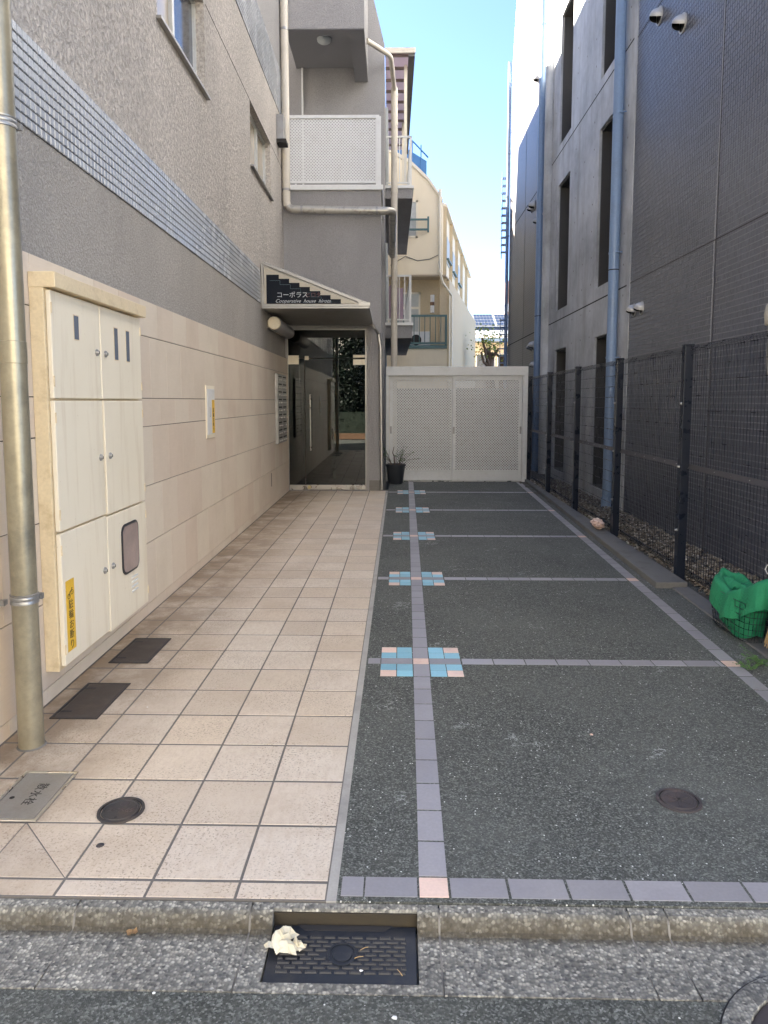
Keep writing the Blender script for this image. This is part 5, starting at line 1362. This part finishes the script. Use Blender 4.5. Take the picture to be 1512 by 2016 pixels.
# house with solar panels
sh = thing('solar_house', 'low tan house with a row of solar panels on its roof, seen between the blocks', 'house', (6, 42, 0))
MB().box(1.5, 13, 42.4, 52, 0, 5.1).build('wall', 'tan_wall', sh)
for k in range(5):
    x = 3.3 + k * 1.25; w = MB().box(x, x + 1.16, 42.34, 42.39, 2.9, 4.45).build('window', 'white_metal', sh); MB().box(x + .06, x + 1.10, 42.31, 42.345, 2.96, 4.39).build('pane', 'dark_window', w)
MB().box(1.0, 13.5, 41.5, 52.5, 5.12, 5.30).build('eave', 'blue_pipe', sh)
MB().box(1.0, 13.5, 41.45, 41.6, 5.30, 5.48).build('gutter', 'white_metal', sh)
rf = MB().hexa([(1, 41.5, 5.31), (13.5, 41.5, 5.31), (13.5, 52, 5.31), (1, 52, 5.31)], [(1, 41.6, 5.5), (13.5, 41.6, 5.5), (13.5, 47, 6.9), (1, 47, 6.9)]).build('roof', 'slate_roof', sh)
for k in range(8):
    x = 2.0 + k * 1.3
    p = MB().hexa([(x, 43.4, 6.18), (x + 1.24, 43.4, 6.18), (x + 1.24, 45.2, 7.05), (x, 45.2, 7.05)], [(x, 43.38, 6.23), (x + 1.24, 43.38, 6.23), (x + 1.24, 45.18, 7.10), (x, 45.18, 7.10)]).build('solar_panel', 'slate_roof', sh)
    q = MB()
    for i in range(6):
        for j in range(4):
            u0, v0 = x + .04 + i * .195, j / 4 + .015; v1 = v0 + .22
            q.quad((u0, 43.38 + 1.8 * v0, 6.234 + .87 * v0), (u0 + .18, 43.38 + 1.8 * v0, 6.234 + .87 * v0), (u0 + .18, 43.38 + 1.8 * v1, 6.234 + .87 * v1), (u0, 43.38 + 1.8 * v1, 6.234 + .87 * v1))
    q.build('cells', 'solar', p)
MB().box(2.8, 12, 38, 38.2, 0, 3.2).build('garden_wall', 'tan_wall', sh)
# far red-brown block
fb = thing('brick_apartment_block', 'distant red-brown apartment block with pale bands behind the solar house', 'building', (16, 85, 0))
MB().box(12.6, 24, 85, 95, 0, 15.8).build('wall', 'brown_brick', fb)
for z in (6.6, 9.4, 12.2): MB().box(12.3, 24, 84.7, 85, z, z + .9).build('balcony_band', 'white_metal', fb)
for z in (7.6, 10.4, 13.3):
    for k in range(5): MB().box(12.9 + k * 2, 14.4 + k * 2, 84.93, 84.98, z, z + 1.5).build('window', 'curtain', fb)
# pollarded trees in front of it
def tree(label, x, y, h, seed, twigs, nl):
    t = thing('pollarded_tree', label, 'tree', (x, y, 0), 0, 'cut-back trees beyond the gate'); w = random.Random(seed)
    tr = MB(); tr.tube([(x, y, 0), (x + .05, y, h * .5), (x - .03, y, h * .85), (x + .02, y, h)], [.26, .2, .17, .2], 12)
    tips = []
    for k in range(twigs):
        a = w.uniform(0, 6.28); b = Vector((x, y, h * w.uniform(.82, .98))); c_ = b + Vector((math.cos(a) * .45, math.sin(a) * .45, w.uniform(.2, .5))); e = c_ + Vector((math.cos(a) * .15, 0, w.uniform(.1, .5)))
        tr.tube([b, c_, e], [.08, .055, .05], 8); tips.append(e)
    tr.build('trunk', 'bark', t, smooth=True)
    lf = MB()
    for k in range(nl):
        c_ = w.choice(tips) + Vector((w.gauss(0, .26), w.gauss(0, .26), w.gauss(.18, .30)))
        d = Vector((w.uniform(-1, 1), w.uniform(-1, 1), w.uniform(-1, .4))).normalized() * w.uniform(.07, .14); n_ = d.cross(Vector((w.uniform(-1, 1), w.uniform(-1, 1), w.uniform(-1, 1)))).normalized() * d.length * .32
        lf.add([c_, c_ + d * .5 + n_, c_ + d, c_ + d * .5 - n_], [(0, 1, 2, 3)])
    stuff(lf.build('crown', 'leaf', t, fix=False))
tree('pollarded tree with fresh leaf tufts just above the gate, left of the pair', 3.95, 31, 3.75, 3, 6, 420)
tree('bare-topped pollarded tree stump just above the gate, right of the pair', 4.75, 32.5, 3.75, 6, 3, 160)

# ------------------------------------------------------------------ across the street, seen only in the door glass and as bounced light
ob = thing('opposite_bounce_house', 'plain house across the street behind the viewer, enlarged and pale for bounced light', 'building', (0, -9, 0))
MB().box(-16, 12, -13, -8.2, -.05, 9.0).build('wall', 'opposite', ob)  # unseen; made large and pale to bounce sunlight into the alley
rf = MB().hexa([(-16.4, -13.4, 9.0), (12.4, -13.4, 9.0), (12.4, -7.8, 9.0), (-16.4, -7.8, 9.0)], [(-16.4, -11, 10.6), (12.4, -11, 10.6), (12.4, -10.2, 10.6), (-16.4, -10.2, 10.6)]).build('roof', 'slate_roof', ob)
for k in range(4): MB().box(-8 + 3.2 * k, -6.6 + 3.2 * k, -8.2, -8.16, .9, 2.3).build('window', 'dark_window', ob)
hg = thing('clipped_hedge', 'dark clipped hedge across the street behind the viewer', 'hedge', (-2, -6.6, 0))
MB().box(-9, 3, -7.3, -6.1, -.05, 1.15).build('core', 'hedge', hg)
lf = MB(); w = random.Random(21)
for k in range(5000):
    c_ = Vector((w.uniform(-9, 3), w.uniform(-7.35, -6.0), w.uniform(.1, 1.35))); d = Vector((w.uniform(-1, 1), w.uniform(-1, 1), w.uniform(-1, 1))).normalized() * .07; n_ = d.cross(Vector((w.uniform(-1, 1), w.uniform(-1, 1), 1))).normalized() * .03
    lf.quad(c_, c_ + d * .5 + n_, c_ + d, c_ + d * .5 - n_)
stuff(lf.build('foliage', 'hedge', hg, fix=False))
tb = thing('timber_edging', 'brown timber edging along the far side of the street behind the viewer', 'edging', (-2, -5.8, 0))
MB().box(-9, 3, -5.9, -5.7, -.05, .2).build('board', 'timber', tb)

ev = thing('reflection_blocker_evergreen', 'dense evergreen added behind the viewer to keep the door reflection dark', 'tree', (-2.6, -7.0, 0))
m = MB(); m.tube([(-2.6, -7.0, -.05), (-2.6, -7.0, 5.5)], [.16, .05], 8); m.build('trunk', 'bark', ev)  # unseen tree added to hide the pale facade from the door glass
lf = MB()
for k in range(9000):
    z = w.uniform(.6, 6.2); r_ = 1.9 * (1 - ((z - 2.6) / 4.2) ** 2) * w.random() ** .4; a = w.uniform(0, 6.28)
    c_ = Vector((-2.6 + r_ * math.cos(a), -7.0 + .55 * r_ * math.sin(a), z)); d = Vector((w.uniform(-1, 1), w.uniform(-1, 1), w.uniform(-1, 1))).normalized() * .16; n_ = d.cross(Vector((w.uniform(-1, 1), w.uniform(-1, 1), 1))).normalized() * .06
    lf.quad(c_, c_ + d * .5 + n_, c_ + d, c_ + d * .5 - n_)
stuff(lf.build('crown', 'hedge', ev, fix=False))
